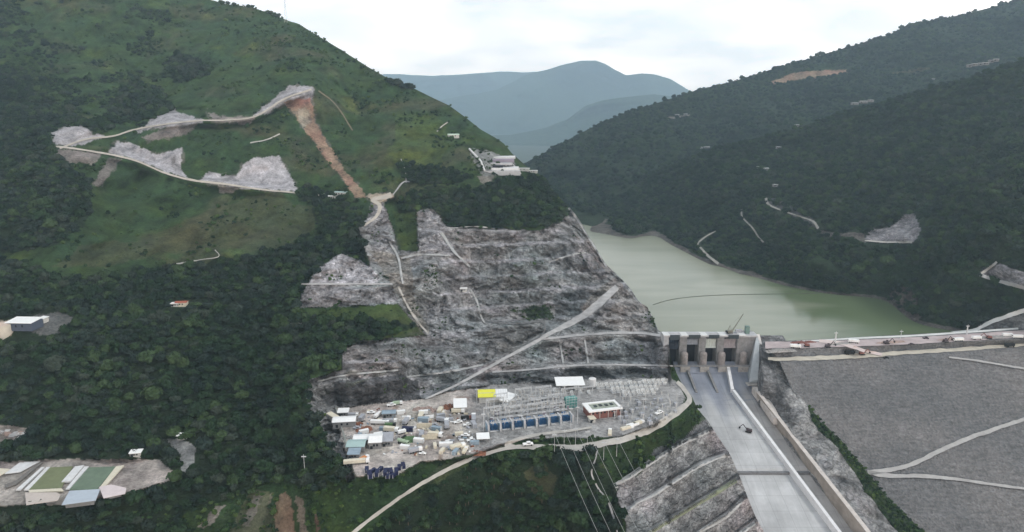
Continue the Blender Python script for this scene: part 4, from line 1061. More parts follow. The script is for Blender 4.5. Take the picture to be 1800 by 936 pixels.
# crest: pinkish working surface, pale upstream road, tan lower berm
def crest(u, v): return at_z(u, v, 15.0)
def berm(u, v): return at_z(u, v, Z_BERM)
ribbon('road', [(1400,601),(1440,599),(1520,594.5),(1600,591),(1700,584.5),(1790,578)], [1.2,1.4,1.6,1.6,1.6], crest, plain('white_road', (.62,.62,.60)), seed=95, lift=.5, wob=.1)
ribbon('crest_surface', [(1345,607),(1440,606),(1600,599.5),(1700,593.5),(1830,585)], [6,5.5,6,6,6], crest, plain('pinkish_crest', (.43,.36,.355), .95, .25, .08), seed=96, lift=.25, wob=.1)
ribbon('road', [(1440,600),(1475,604),(1500,611),(1520,618)], [2.6,2.8,2.6], crest, plain('pink_road', (.60,.50,.47), .95, .15, .1), seed=97, lift=.8)
ribbon('road', [(1350,631),(1380,632),(1450,629.5),(1530,625),(1600,620),(1700,614),(1830,604)], [2.6,3.6,4,3.4,3.2,3,2.6], berm, plain('tan_berm_road', (.50,.455,.38), .95, .22, .1), seed=98, lift=.7, wob=.35)
ribbon('road', [(1500,611),(1520,618),(1550,625)], [2.6,2.6,2.6], lambda u, v: at_z(u, v, np.maximum(Z_BERM, 15 - (np.asarray(v) - 611) * .6)), plain('pink_road', (.60,.50,.47)), seed=99, lift=1.6)

# ================================================================== VEGETATION
def foliage(name, c1, c2, c3):
    m, t, b = newmat(name); N, L = t.nodes.new, t.links.new
    oi = N('ShaderNodeObjectInfo'); g = N('ShaderNodeNewGeometry')
    r = N('ShaderNodeValToRGB'); r.color_ramp.elements[0].color = (*c1, 1); r.color_ramp.elements[1].color = (*c3, 1); e = r.color_ramp.elements.new(.55); e.color = (*c2, 1)
    n = N('ShaderNodeTexNoise'); n.inputs['Scale'].default_value = .018; n.inputs['Detail'].default_value = 4; L(g.outputs['Position'], n.inputs['Vector'])
    m1 = N('ShaderNodeMapRange'); m1.inputs[1].default_value = .3; m1.inputs[2].default_value = .7; m1.inputs[3].default_value = -.4; m1.inputs[4].default_value = .4; L(n.outputs['Fac'], m1.inputs[0])
    a = N('ShaderNodeMath'); a.operation = 'ADD'; L(oi.outputs['Random'], a.inputs[0]); L(m1.outputs[0], a.inputs[1]); L(a.outputs[0], r.inputs['Fac'])
    n3 = N('ShaderNodeTexNoise'); n3.inputs['Scale'].default_value = .9; n3.inputs['Detail'].default_value = 4; L(g.outputs['Position'], n3.inputs['Vector'])
    m3 = N('ShaderNodeMapRange'); m3.inputs[1].default_value = .3; m3.inputs[2].default_value = .7; m3.inputs[3].default_value = .65; m3.inputs[4].default_value = 1.4; L(n3.outputs['Fac'], m3.inputs[0])
    s_ = N('ShaderNodeVectorMath'); s_.operation = 'SCALE'; L(r.outputs['Color'], s_.inputs[0]); L(m3.outputs[0], s_.inputs['Scale']); L(s_.outputs[0], b.inputs['Base Color'])
    b.inputs['Roughness'].default_value = .75; b.inputs['Specular IOR Level'].default_value = .12
    return m
M_LEAF = foliage('forest_leaves', (.011,.026,.014), (.019,.041,.018), (.044,.074,.030))
M_LEAF2 = foliage('dark_leaves', (.012,.024,.019), (.022,.036,.028), (.042,.056,.040))
M_LEAF3 = foliage('bush_leaves', (.026,.054,.018), (.040,.078,.024), (.072,.110,.032))
M_BARK = plain('bark', (.12,.09,.065), .95, .3, 2.0)
def crown_mesh(name, seed, nleaf, lobes, mat, flat=.75, leaf=.26):
    rng = np.random.default_rng(seed)
    bm = bmesh.new(); cs = []
    for i in range(lobes):
        a = rng.uniform(0, 6.28); rr = rng.uniform(.15, .62) if i else 0
        c = Vector((rr * math.cos(a), rr * math.sin(a), rng.uniform(.55, 1.05) * flat + .2)); r = rng.uniform(.36, .62) * (1 if i else 1.15)
        cs.append((c, r))
        mtx = Matrix.Translation(c) @ Matrix.Diagonal((r * .86, r * .86, r * .72, 1))
        g = bmesh.ops.create_icosphere(bm, subdivisions=1, radius=1.0, matrix=mtx)
        for v in g['verts']: v.co += Vector(rng.normal(0, .13 * r, 3))
    for i in range(nleaf):
        c, r = cs[rng.integers(len(cs))]
        d = Vector(rng.normal(0, 1, 3)); d.z = abs(d.z) * .9 - .25; d.normalize()
        p = c + Vector((d.x, d.y, d.z * .82)) * r * rng.uniform(.85, 1.12)
        n = (d + Vector(rng.normal(0, .45, 3))).normalized(); t1 = n.orthogonal().normalized(); t1.rotate(Matrix.Rotation(rng.uniform(0, 6.28), 3, n)); t2 = n.cross(t1)
        s1, s2 = leaf * rng.uniform(.5, 1.1), leaf * rng.uniform(.4, .8)
        vs = [bm.verts.new(p + t1 * s1), bm.verts.new(p + t2 * s2), bm.verts.new(p - t1 * s1), bm.verts.new(p - t2 * s2 + n * .06)]
        bm.faces.new(vs)
    me = bpy.data.meshes.new(name); bm.to_mesh(me); bm.free(); me.materials.append(mat)
    return me
def proto_coll(name, mats, seed, n=5, nleaf=110, lobes=5, leaf=.26):
    c = bpy.data.collections.new(name)
    for i in range(n):
        me = crown_mesh('crown', seed + i, nleaf, lobes, mats[i % len(mats)], leaf=leaf)
        c.objects.link(bpy.data.objects.new('crown', me))
    return c
PC_FOREST = proto_coll('forest_crowns', [M_LEAF, M_LEAF2, M_LEAF], 10, 8, 170, 7)
PC_BUSH = proto_coll('bush_crowns', [M_LEAF3, M_LEAF], 50, 4, 50, 4, .34)
def gn_tree(coll):
    ng = bpy.data.node_groups.new('scatter', 'GeometryNodeTree')
    ng.interface.new_socket('Geometry', in_out='INPUT', socket_type='NodeSocketGeometry'); ng.interface.new_socket('Geometry', in_out='OUTPUT', socket_type='NodeSocketGeometry')
    i = ng.nodes.new('NodeGroupInput'); o = ng.nodes.new('NodeGroupOutput')
    mp_ = ng.nodes.new('GeometryNodeMeshToPoints'); io = ng.nodes.new('GeometryNodeInstanceOnPoints'); ci = ng.nodes.new('GeometryNodeCollectionInfo')
    ci.inputs['Collection'].default_value = coll; ci.inputs['Separate Children'].default_value = True; ci.inputs['Reset Children'].default_value = True
    io.inputs['Pick Instance'].default_value = True
    def na(nm, ty):
        a = ng.nodes.new('GeometryNodeInputNamedAttribute'); a.data_type = ty; a.inputs['Name'].default_value = nm; return a.outputs['Attribute']
    l = ng.links.new
    l(i.outputs[0], mp_.inputs['Mesh']); l(mp_.outputs[0], io.inputs['Points']); l(ci.outputs[0], io.inputs['Instance'])
    l(na('pick', 'INT'), io.inputs['Instance Index'])
    cb = ng.nodes.new('ShaderNodeCombineXYZ'); l(na('rot', 'FLOAT'), cb.inputs['Z'])
    l(cb.outputs[0], io.inputs['Rotation'])
    l(na('scl', 'FLOAT_VECTOR'), io.inputs['Scale']); l(io.outputs[0], o.inputs[0])
    return ng
NG = {}
def scatter(name, pts, sc, coll, rng, label=None):
    me = bpy.data.meshes.new(name); n = len(pts)
    me.vertices.add(n); me.vertices.foreach_set('co', np.ascontiguousarray(pts, np.float32).ravel())
    a = me.attributes.new('pick', 'INT', 'POINT'); a.data.foreach_set('value', rng.integers(0, 100, n).astype(np.int32))
    a = me.attributes.new('rot', 'FLOAT', 'POINT'); a.data.foreach_set('value', rng.uniform(0, 6.28, n).astype(np.float32))
    sc = sc * np.where(rng.random(n) < .05, 1.5, 1.0)
    sv = np.stack([sc * rng.uniform(.85, 1.15, n), sc * rng.uniform(.85, 1.15, n), sc * rng.uniform(.75, 1.35, n)], -1)
    a = me.attributes.new('scl', 'FLOAT_VECTOR', 'POINT'); a.data.foreach_set('vector', np.ascontiguousarray(sv, np.float32).ravel())
    o = link(name, me); o['kind'] = 'stuff'
    if label: props(o, label, 'forest')
    if coll.name not in NG: NG[coll.name] = gn_tree(coll)
    md = o.modifiers.new('scatter', 'NODES'); md.node_group = NG[coll.name]
    return o
def pick_points(P, dens, spacing, rng, thin=.62):
    """random surface points of a grid P (rows, cols, 3) with probability dens, about one per spacing^2"""
    a = P[1:, 1:] - P[:-1, :-1]; b_ = P[1:, :-1] - P[:-1, 1:]
    A = .5 * np.linalg.norm(np.cross(a, b_), axis=-1)
    D = dens[:-1, :-1]
    ex = (A * D / spacing ** 2 * 1.6).ravel()
    cnt = rng.poisson(np.minimum(ex, 30)); idx = np.repeat(np.arange(len(ex)), cnt)
    r, c = np.divmod(idx, A.shape[1]); fu = rng.random(len(idx))[:, None]; fv = rng.random(len(idx))[:, None]
    p = (P[r, c] * (1 - fu) + P[r, c + 1] * fu) * (1 - fv) + (P[r + 1, c] * (1 - fu) + P[r + 1, c + 1] * fu) * fv
    o = rng.permutation(len(p)); p = p[o]; r = r[o]; c = c[o]
    key = np.floor(p[:, :3] / (spacing * thin * 1.3)).astype(np.int64)
    _, f = np.unique(key, axis=0, return_index=True)
    return p[f], r[f], c[f]
rng = np.random.default_rng(3)
U, V, P = left.U, left.V, left.P
fm = np.zeros(U.shape, bool)
for poly in FORESTS_L: fm |= inpoly(U, V, poly, 10, 24)
rd = np.minimum.reduce([neardist(U, V, r_[0]) - r_[1] for r_ in ROADS_L])
rd = np.minimum(rd, neardist(U, V, [(1050,792),(1046,810),(1040,832),(1052,860),(1070,885),(1085,936),(1092,985)]) - 2.5)
clear = rd < 1.5
for poly in SCARS: clear |= inpoly(U, V, poly, 3, 9)
BLDG_CLEAR = [(20,557,92,602),(300,528,336,543),(228,794,252,806)]
for poly in (CLIFF, TERR, YARD, [(-320,808),(20,806),(120,802),(280,804),(315,828),(300,850),(230,872),(110,893),(0,896),(-320,895)], [(-320,745),(30,748),(72,754),(60,768),(0,784),(-320,790)], [(285,775),(320,770),(348,785),(342,815),(320,835),(312,800)],
             [(-20,556),(20,562),(70,550),(100,545),(130,558),(110,588),(20,600),(-20,606)],[(486,880),(500,862),(530,878),(545,960),(492,960),(482,915)], [(920,830),(950,815),(975,840),(960,875),(940,870)]): clear |= inpoly(U, V, poly, 2, 8)
for (a_, b_, c_, d_) in BLDG_CLEAR: clear |= (U > a_) & (U < c_) & (V > b_) & (V < d_)
CLIFFTOP = [(695,350),(740,328),(830,326),(950,308),(1005,375),(960,404),(870,404),(790,397),(772,373),(735,370),(700,375)]
clear &= ~inpoly(U, V, CLIFFTOP)
vis = (U > -60) & (V < 1000) & (V > -30)
GULLY = [(610,985),(650,932),(720,890),(790,838),(850,808),(900,796),(955,800),(960,850),(955,960),(955,985)]
gul = inpoly(U, V, GULLY)
dens = (fm & ~clear & vis & ~gul).astype(float)
dens *= np.where(fbm(P + 12, 26, 3) < -.42, .25, 1)
p, r_, c_ = pick_points(P, dens, 5.6, rng)
print('left forest', len(p))
scatter('forest', p - [0, 0, 1.2], 2.1 + 4.2 * rng.random(len(p)) ** 1.6, PC_FOREST, rng)
nshr = fbm(P + 200, 30, 4)
dens = ((~fm & ~clear & vis & ~gul) * (sstep(.08, .4, nshr) * 1.3 + .05)).astype(float)
p, r_, c_ = pick_points(P, dens, 5.5, rng)
print('left shrubs', len(p))
pw_, _, _ = pick_points(P, ((U < 300) & (V < 240) & (V > -30) & ~fm & ~clear & (fbm(P + 311, 42, 4) > .02 + (U - 60) * .0012)).astype(float), 6.5, rng)
scatter('forest', pw_ - [0, 0, 1.6], 1.8 + 3.2 * rng.random(len(pw_)) ** 1.6, PC_FOREST, rng)
scatter('shrubs', p - [0, 0, .7], .8 + 3.0 * rng.random(len(p)) ** 2.5, PC_BUSH, rng)
lowm = (inpoly(U, V, [(230,900),(330,895),(400,870),(560,850),(620,840),(700,835),(850,795),(900,775),(1000,765),(1100,775),(1215,715),(1240,735),(1080,850),(960,800),(800,830),(620,960),(300,960)]) & (rd > 3) & ~inpoly(U, V, YARD) & ~inpoly(U, V, CLIFF) & ~inpoly(U, V, TERR) & ~(inpoly(U, V, [(486,880),(500,862),(530,878),(545,960),(492,960),(482,915)], 6, 10) | inpoly(U, V, [(455,872),(478,868),(470,905),(440,960),(418,960),(440,905)], 6, 10)))
dens = lowm * np.where(fbm(P + 71, 14, 3) > -.12, 1.0, .15)
p, r_, c_ = pick_points(P, dens, 4.0, rng); print('low shrubs', len(p))
scatter('shrubs', p - [0, 0, .5], rng.uniform(.8, 2.6, len(p)), PC_BUSH, rng)
# tufts on the ledges of the rock
dens = (inpoly(U, V, CLIFF) & (fbm(P + 800, 20, 3) > .38) & (rd > 4) & ~inpoly(U, V, YARD) & vis).astype(float)
p, r_, c_ = pick_points(P, dens, 5, rng); print('tufts', len(p))
p2, _, _ = pick_points(P, (inpoly(U, V, [(895,545),(930,536),(970,540),(975,560),(930,564)]) | inpoly(U, V, [(700,665),(712,665),(716,700),(704,700)]) | inpoly(U, V, [(740,470),(765,465),(768,500),(745,510)])).astype(float) * (rng.random(U.shape) < .8), 3.4, rng)
p = np.concatenate([p, p2]); scatter('shrubs', p - [0, 0, .4], rng.uniform(.6, 1.7, len(p)), PC_BUSH, rng)
# right bank
P = near_r.P; U, V = near_r.U, near_r.V
cl = (P[..., 2] < 3)
for poly in ([(1515,430),(1528,405),(1560,400),(1590,378),(1608,372),(1622,400),(1612,432),(1560,432)], [(1716,478),(1750,460),(1800,474),(1900,500),(1900,545),(1800,514),(1745,495)], [(1695,600),(1700,580),(1740,558),(1800,546),(1900,540),(1900,700),(1700,700)],
             [(1440,405),(1520,412),(1525,424),(1450,418)]): cl |= inpoly(U, V, poly, 3, 9)
for ln in ([(1263,466),(1245,452),(1232,438),(1227,430),(1240,418),(1258,408)], [(1303,370),(1305,384),(1322,402),(1334,420),(1342,428)], [(1346,350),(1352,362),(1380,374),(1410,384),(1430,392),(1438,404)]): cl |= neardist(U, V, ln) < 4.5
dens = (~cl & (U < 1880) & (U > 960) & (V > 60)) * np.where(fbm(P + 12, 50, 3) < -.35, .3, 1.0)
p, r_, c_ = pick_points(P, dens, 7.2, rng); print('right forest', len(p))
scatter('forest', p - [0, 0, 1.6], 2.4 + 3.8 * rng.random(len(p)) ** 1.5, PC_FOREST, rng)
P = far_r.P; U, V = far_r.U, far_r.V
cl = (P[..., 2] < 4) | inpoly(U, V, [(1350,146),(1380,133),(1420,125),(1460,124),(1500,124),(1470,132),(1420,138),(1370,147)], 3, 9) | inpoly(U, V, [(1165,207),(1190,204),(1215,202),(1200,207),(1170,210)], 3, 9)
dens = (~cl & (U > 900) & (U < 1880) & (V > -20)) * np.where(fbm(P + 12, 90, 3) < -.2, .25, .9)
p, r_, c_ = pick_points(P, dens, 11.5, rng); print('far forest', len(p))
scatter('forest', p - [0, 0, 2.6], 3.6 + 4.6 * rng.random(len(p)) ** 1.5, PC_FOREST, rng)
# green strip between rock bank and rockfill
Ub_, Vb_, Pb_ = BANK_G
p, r_, c_ = pick_points(Pb_, BANK_green.astype(float), 2.6, rng); print('bank', len(p))
scatter('shrubs', p - [0, 0, .4], rng.uniform(.9, 1.9, len(p)), PC_BUSH, rng)

# individual trees ------------------------------------------------------
def trunk_mesh():
    bm = bmesh.new()
    def limb(p0, p1, r0, r1, n=6):
        d = (p1 - p0).normalized(); a = d.orthogonal().normalized(); b2 = d.cross(a)
        r0s = [bm.verts.new(p0 + (a * math.cos(k * 2 * math.pi / n) + b2 * math.sin(k * 2 * math.pi / n)) * r0) for k in range(n)]
        r1s = [bm.verts.new(p1 + (a * math.cos(k * 2 * math.pi / n) + b2 * math.sin(k * 2 * math.pi / n)) * r1) for k in range(n)]
        for k in range(n): bm.faces.new((r0s[k], r0s[(k + 1) % n], r1s[(k + 1) % n], r1s[k]))
    limb(Vector((0, 0, -.5)), Vector((.03, .02, .45)), .085, .06); limb(Vector((.03, .02, .45)), Vector((.3, .1, .8)), .05, .025); limb(Vector((.03, .02, .45)), Vector((-.25, .15, .85)), .045, .02); limb(Vector((.03, .02, .45)), Vector((.0, -.25, .9)), .045, .02)
    me = bpy.data.meshes.new('trunk'); bm.to_mesh(me); bm.free(); me.materials.append(M_BARK); return me
TRUNK = trunk_mesh()
CROWNS = [crown_mesh('crown', 100 + i, 260, 8, (M_LEAF, M_LEAF, M_LEAF2)[i % 3], leaf=.2) for i in range(5)]
CROWNS_D = [crown_mesh('crown', 120 + i, 200, 7, M_LEAF2, leaf=.2) for i in range(3)]
def tree(p, s, label, group, crowns=CROWNS, name='tree', cat='tree'):
    o = empty(name, tuple(p), random.uniform(0, 6.28), label, cat, group)
    o.scale = (s, s, s * random.uniform(.9, 1.25))
    c = bpy.data.objects.new('crown', random.choice(crowns)); COL.objects.link(c); c.parent = o
    t_ = bpy.data.objects.new('trunk', TRUNK); COL.objects.link(t_); t_.parent = o
    return o
P = left.P; U, V = left.U, left.V
gm = gul & (V < 965) & (rd > 3) & vis
p, r_, c_ = pick_points(P, gm.astype(float), 6.4, rng)
# keep the ones the picture shows largest
vv_ = V[r_, c_]; o_ = np.argsort(-vv_); keep = o_[:290]; rest = o_[290:]
print('gully trees', len(p))
for i in keep: tree(p[i] - [0, 0, .6], random.uniform(3.0, 4.9), 'dark green broadleaf tree in the dense gully wood below the pale dirt road', 'trees of the gully wood')
if len(rest): scatter('forest', p[rest] - [0, 0, 1.0], rng.uniform(2.8, 4.4, len(rest)), PC_FOREST, rng)
for k in range(26):
    a_, q_ = random.uniform(0, 6.28), math.sqrt(random.random())
    pp = left.sample(330 + 38 * q_ * math.cos(a_), 121 + 17 * q_ * math.sin(a_)); tree(pp - [0, 0, 1], random.uniform(5, 8), 'grey green tree in the isolated dark clump high on the left meadow', 'trees of the isolated meadow clump', CROWNS_D)
for (u_, v_) in ((390,7),(401,8),(412,10),(437,13),(444,13),(470,23),(476,24),(483,27),(490,29)):
    tree(left.sample(u_, v_ + 1.5) - [0, 0, 1], random.uniform(4, 7), 'small dark tree standing on the skyline of the left mountain top', 'trees on the left skyline')
for k in range(16):
    u_ = 684 + k * 2.6; v_ = float(np.interp(u_, [684, 725], [143, 156])) + random.uniform(1, 7)
    tree(left.sample(u_, v_) - [0, 0, 1], random.uniform(5, 8), 'dark tree in the clump on the crest halfway down the left ridge', 'trees of the ridge crest clump', CROWNS_D)
for (u_, v_) in ((540,342),(548,345),(556,340),(566,338),(577,343),(586,346),(598,350),(606,348)):
    tree(left.sample(u_, v_ + 2) - [0, 0, 1], random.uniform(3.5, 5.5), 'dark tree standing below the end of the pale shotcrete slope', 'trees beside the shotcrete slope')
# ================================================================== THINGS
M_WHITE = plain('white_sheet_roof', (.80, .80, .79), .5, .06, .4)
M_TEAL = plain('teal_sheet_roof', (.34, .46, .45), .5, .12, .4)
M_GREYR = plain('grey_sheet_roof', (.34, .35, .38), .55, .15, .4)
M_BLUEG = plain('blue_grey_sheet_roof', (.25, .32, .38), .55, .15, .4)
M_WALL = plain('grey_shed_wall', (.22, .22, .22), .8, .2, .5)
M_WALLW = plain('off_white_wall', (.50, .49, .46), .8, .15, .5)
M_BRICK = plain('red_brick', (.20, .085, .07), .85, .25, .6)
M_YEL = plain('yellow_sheet_roof', (.72, .70, .06), .5, .07, .4)
M_BLUE = plain('transformer_blue', (.035, .12, .26), .45, .25, .6)
M_LBLUE = plain('pale_blue_wall', (.24, .35, .45), .7, .12, .5)
M_STEEL = plain('galvanised_steel', (.55, .56, .57), .45, .15, .8)
M_PORC = plain('insulator_porcelain', (.55, .53, .50), .35, .1, 1.0)
M_RUST = plain('rusty_scrap', (.20, .085, .05), .9, .4, .8)
M_NAVY = plain('navy_paint', (.010, .014, .055), .5, .3, .7)
M_GLASS = plain('dark_window', (.02, .025, .03), .15, .1, 1.0)
M_TYRE = plain('black_rubber', (.012, .012, .012), .9, .1, 1.0)
M_YPAINT = plain('machine_yellow', (.55, .33, .03), .5, .12, 1.0)
M_GREENP = plain('green_tarpaulin', (.09, .16, .07), .8, .25, .6)
M_PGREEN = plain('pale_green_paint', (.36, .46, .33), .6, .12, .6)
M_ORANGE = plain('orange_paint', (.55, .22, .08), .6, .15, .6)
M_REDR = plain('red_tile_roof', (.33, .10, .06), .8, .2, .6)
M_CREAM = plain('cream_paint', (.62, .57, .46), .6, .1, .6)
M_TIMBER = plain('bleached_timber', (.55, .49, .38), .85, .2, .8)

def obj_part(name, fn, mat, parent, bevel=0.0, label=None):
    bm = bmesh.new(); fn(bm)
    if bevel: bmesh.ops.bevel(bm, geom=list(bm.edges), offset=bevel, segments=1, affect='EDGES')
    bmesh.ops.recalc_face_normals(bm, faces=bm.faces[:])
    me = bpy.data.meshes.new(name); bm.to_mesh(me); bm.free()
    o = link(name, me, mat, parent)
    if label: o['label'] = label
    return o
def cyl(bm, p0, p1, r, n=10, r1=None):
    p0, p1 = Vector(p0), Vector(p1); d = (p1 - p0).normalized(); a = d.orthogonal().normalized(); b2 = d.cross(a); r1 = r if r1 is None else r1
    A = [bm.verts.new(p0 + (a * math.cos(k * 2 * math.pi / n) + b2 * math.sin(k * 2 * math.pi / n)) * r) for k in range(n)]
    B = [bm.verts.new(p1 + (a * math.cos(k * 2 * math.pi / n) + b2 * math.sin(k * 2 * math.pi / n)) * r1) for k in range(n)]
    for k in range(n): bm.faces.new((A[k], A[(k + 1) % n], B[(k + 1) % n], B[k]))
    bm.faces.new(A[::-1]); bm.faces.new(B)
def prism(bm, pts, z0, z1):
    lo = [bm.verts.new((x, y, z0)) for x, y in pts]; hi = [bm.verts.new((x, y, z1)) for x, y in pts]
    bm.faces.new(lo[::-1]); bm.faces.new(hi)
    for i in range(len(pts)): bm.faces.new((lo[i], lo[(i + 1) % len(pts)], hi[(i + 1) % len(pts)], hi[i]))
def yardp(u, v, z=-5.0): return tuple(float(x) for x in at_z(u, v, z))
def mpp(u, v, z=-5.0):
    d = raydir(u, v); return float((z - CAM_H) / d[2] / FPX)      # metres per photo pixel across the view
def hillp(u, v, s=None): return tuple(float(x) for x in (s or left).sample(u, v))
def building(name, p, w_, d_, h, rz, roof, wall, label, cat, roof_kind='gable', openings=2, group=None, open_sided=False, rise=None, ribs=True):
    """w_ along local x, d_ along local y; front faces -y"""
    o = empty(name, p, rz, label, cat, group)
    if open_sided:
        def posts(bm):
            for sx in np.linspace(-w_ / 2 + .3, w_ / 2 - .3, max(2, int(w_ / 5) + 1)):
                for sy in (-d_ / 2 + .3, d_ / 2 - .3): box_bm(bm, sx - .15, sx + .15, sy - .15, sy + .15, -.5, h)
        obj_part('post', posts, M_WALL, o)
        obj_part('back_wall', lambda bm: box_bm(bm, -w_ / 2 + .3, w_ / 2 - .3, d_ / 2 - .9, d_ / 2 - .6, -.5, h - .4), wall, o)
    else:
        obj_part('wall', lambda bm: box_bm(bm, -w_ / 2, w_ / 2, -d_ / 2, d_ / 2, -1, h), wall, o)
        obj_part('door', lambda bm: box_bm(bm, -w_ * .32 - .9, -w_ * .32 + .9, -d_ / 2 - .12, -d_ / 2 + .1, 0, min(2.4, h * .8)), M_GLASS, o)
        for k in range(openings):
            x = -w_ * .1 + k * (w_ * .5 / max(1, openings))
            obj_part('window', lambda bm: box_bm(bm, x - .7, x + .7, -d_ / 2 - .1, -d_ / 2 + .1, h * .4, h * .75), M_GLASS, o)
    rise = rise if rise is not None else d_ * .13
    e = .6
    def rf(bm):
        if roof_kind == 'flat':
            box_bm(bm, -w_ / 2 - e, w_ / 2 + e, -d_ / 2 - e, d_ / 2 + e, h + .003, h + .5)
        elif roof_kind == 'mono':
            vs = [bm.verts.new(q) for q in ((-w_/2-e,-d_/2-e,h+.05),(w_/2+e,-d_/2-e,h+.05),(w_/2+e,d_/2+e,h+rise),(-w_/2-e,d_/2+e,h+rise),(-w_/2-e,-d_/2-e,h+.3),(w_/2+e,-d_/2-e,h+.3),(w_/2+e,d_/2+e,h+rise+.25),(-w_/2-e,d_/2+e,h+rise+.25))]
            for f in ((3,2,1,0),(4,5,6,7),(0,1,5,4),(1,2,6,5),(2,3,7,6),(3,0,4,7)): bm.faces.new([vs[i] for i in f])
        else:
            sec = [(-d_/2-e, h+.02), (0, h+rise), (d_/2+e, h+.02), (d_/2+e, h+.22), (0, h+rise+.22), (-d_/2-e, h+.22)]
            A = [bm.verts.new((-w_/2-e, y, z)) for y, z in sec]; B = [bm.verts.new((w_/2+e, y, z)) for y, z in sec]
            for i in range(6): bm.faces.new((A[i], A[(i+1)%6], B[(i+1)%6], B[i]))
            bm.faces.new((A[0],A[1],A[4],A[5])); bm.faces.new((A[1],A[2],A[3],A[4])); bm.faces.new((B[0],B[1],B[4],B[5])); bm.faces.new((B[1],B[2],B[3],B[4]))
        if ribs and roof_kind != 'flat':
            for x in np.arange(-w_/2, w_/2, 2.2):
                if roof_kind == 'mono': cyl(bm, (x, -d_/2-e, h+.33), (x, d_/2+e, h+rise+.28), .07, 4)
                else:
                    cyl(bm, (x, -d_/2-e, h+.25), (x, 0, h+rise+.25), .07, 4); cyl(bm, (x, 0, h+rise+.25), (x, d_/2+e, h+.25), .07, 4)
    obj_part('roof', rf, roof, o)
    if roof_kind == 'gable' and not open_sided:
        def gb_(bm):
            for sx in (-w_/2, w_/2 - .2):
                a = [bm.verts.new((sx, y, z)) for y, z in ((-d_/2, h), (d_/2, h), (0, h + rise))]; c = [bm.verts.new((sx + .2, y, z)) for y, z in ((-d_/2, h), (d_/2, h), (0, h + rise))]
                bm.faces.new(a); bm.faces.new(c[::-1])
                for i in range(3): bm.faces.new((a[i], a[(i+1)%3], c[(i+1)%3], c[i]))
        obj_part('gable', gb_, wall, o)
    return o
# direction of the platform's rows
_a, _b = np.array(yardp(866, 758)), np.array(yardp(993, 741)); RZ = math.atan2(_b[1] - _a[1], _b[0] - _a[0])
print('row dir deg', math.degrees(RZ))

# ---- west half: the contractors' yard
SH = [ # u v wpx depth h rz roof kind label cat
 (606,747,38,9,4.5,.12,M_WHITE,'gable','long white gabled shed roof at the left rear of the dirt yard'),
 (604,730,17,6,3.5,.10,M_WHITE,'mono','small white-roofed hut behind the long white shed in the yard corner'),
 (586,738,8,10,3,.9,M_CREAM,'mono','narrow cream lean-to against the left rim of the yard'),
 (636,778,26,8,4,.1,M_WHITE,'gable','white shed roof directly behind the wide teal roof'),
 (627,790,30,10,4.5,.05,M_TEAL,'gable','wide teal-roofed shed at the left front of the yard'),
 (661,782,21,13,5,.12,M_WHITE,'gable','bright white square shed roof beside the teal shed'),
 (682,779,17,11,4,.1,M_GREYR,'mono','flat grey-purple roof to the right of the bright white shed'),
 (623,803,19,7,3.5,.05,M_BLUEG,'mono','low blue-grey roof in front of the teal shed'),
 (684,732,22,6,3.5,.1,M_BLUEG,'gable','blue-grey roof near the back of the dirt yard'),
 (809,720,21,13,4.5,.1,M_WHITE,'mono','white square shed roof at the right end of the dirt yard'),
 (849,775,20,7,3.2,.1,M_WHITE,'mono','small white-roofed cabin in front of the first blue transformer'),
 (1001,682,48,14,5,.06,M_WHITE,'mono','wide white-roofed hall behind the switchyard near the cut rock wall'),
]
for (u, v, wp, d_, h, a, rf, kd, lab) in SH:
    building('shed', yardp(u, v), wp * mpp(u, v), d_, h, a, rf, M_WALL if rf is not M_CREAM else M_WALLW, lab, 'shed', kd, open_sided=(u in (809, 849, 1001)))
# yellow and white roofed hall
o = empty('switchgear_hall', yardp(866, 702), .06, 'switchgear hall with a half yellow and half white roof', 'hall')
mw = mpp(866, 700)
obj_part('wall', lambda bm: box_bm(bm, -24*mw, 24*mw, -7, 7, -1, 5), M_WALLW, o)
obj_part('roof', lambda bm: box_bm(bm, -26*mw, 5*mw, -7.8, 7.8, 5.003, 5.5), M_YEL, o, label='yellow half of the roof')
obj_part('roof', lambda bm: box_bm(bm, 5*mw + .02, 26*mw, -7.8, 7.8, 5.003, 5.6), M_WHITE, o, label='white half of the roof')
obj_part('roof_ridge', lambda bm: [box_bm(bm, x, x + .15, -7.8, 7.8, 5.61, 5.75) for x in np.arange(6*mw, 26*mw, 2)] and box_bm(bm, -26*mw, 5*mw, -.2, .2, 5.51, 5.8), M_STEEL, o)
building('shed', yardp(893, 709), 16*mw, 13, 4.2, -.55, M_WHITE, M_WALLW, 'slanting white annex roof at the right end of the yellow-roofed hall', 'shed', 'mono')
# brick building with parapet roof and roof openings
o = empty('brick_building', yardp(1058, 728), RZ * .9, 'two-storey red brick building with a white rimmed open roof', 'building')
mb = mpp(1058, 728); W2, D2 = 29*mb, 7.2; H2 = 6.2
obj_part('wall', lambda bm: box_bm(bm, -W2, W2, -D2, D2, -1, H2), M_BRICK, o)
obj_part('parapet', lambda bm: (box_bm(bm, -W2-.9, W2+.9, -D2-.9, -D2+2.0, H2+.003, H2+1.0), box_bm(bm, -W2-.9, W2+.9, D2-1.6, D2+.9, H2+.003, H2+1.0), box_bm(bm, -W2-.9, -W2+3.0, -D2+2.0, D2-1.6, H2+.003, H2+1.0), box_bm(bm, W2-1.2, W2+.9, -D2+2.0, D2-1.6, H2+.003, H2+1.0)), M_WHITE, o)
obj_part('roof', lambda bm: box_bm(bm, -W2+3.0, W2-1.2, -D2+2.0, D2-1.6, H2+.004, H2+.25), plain('grey_green_roof', (.30,.33,.28), .85, .3, .5), o)
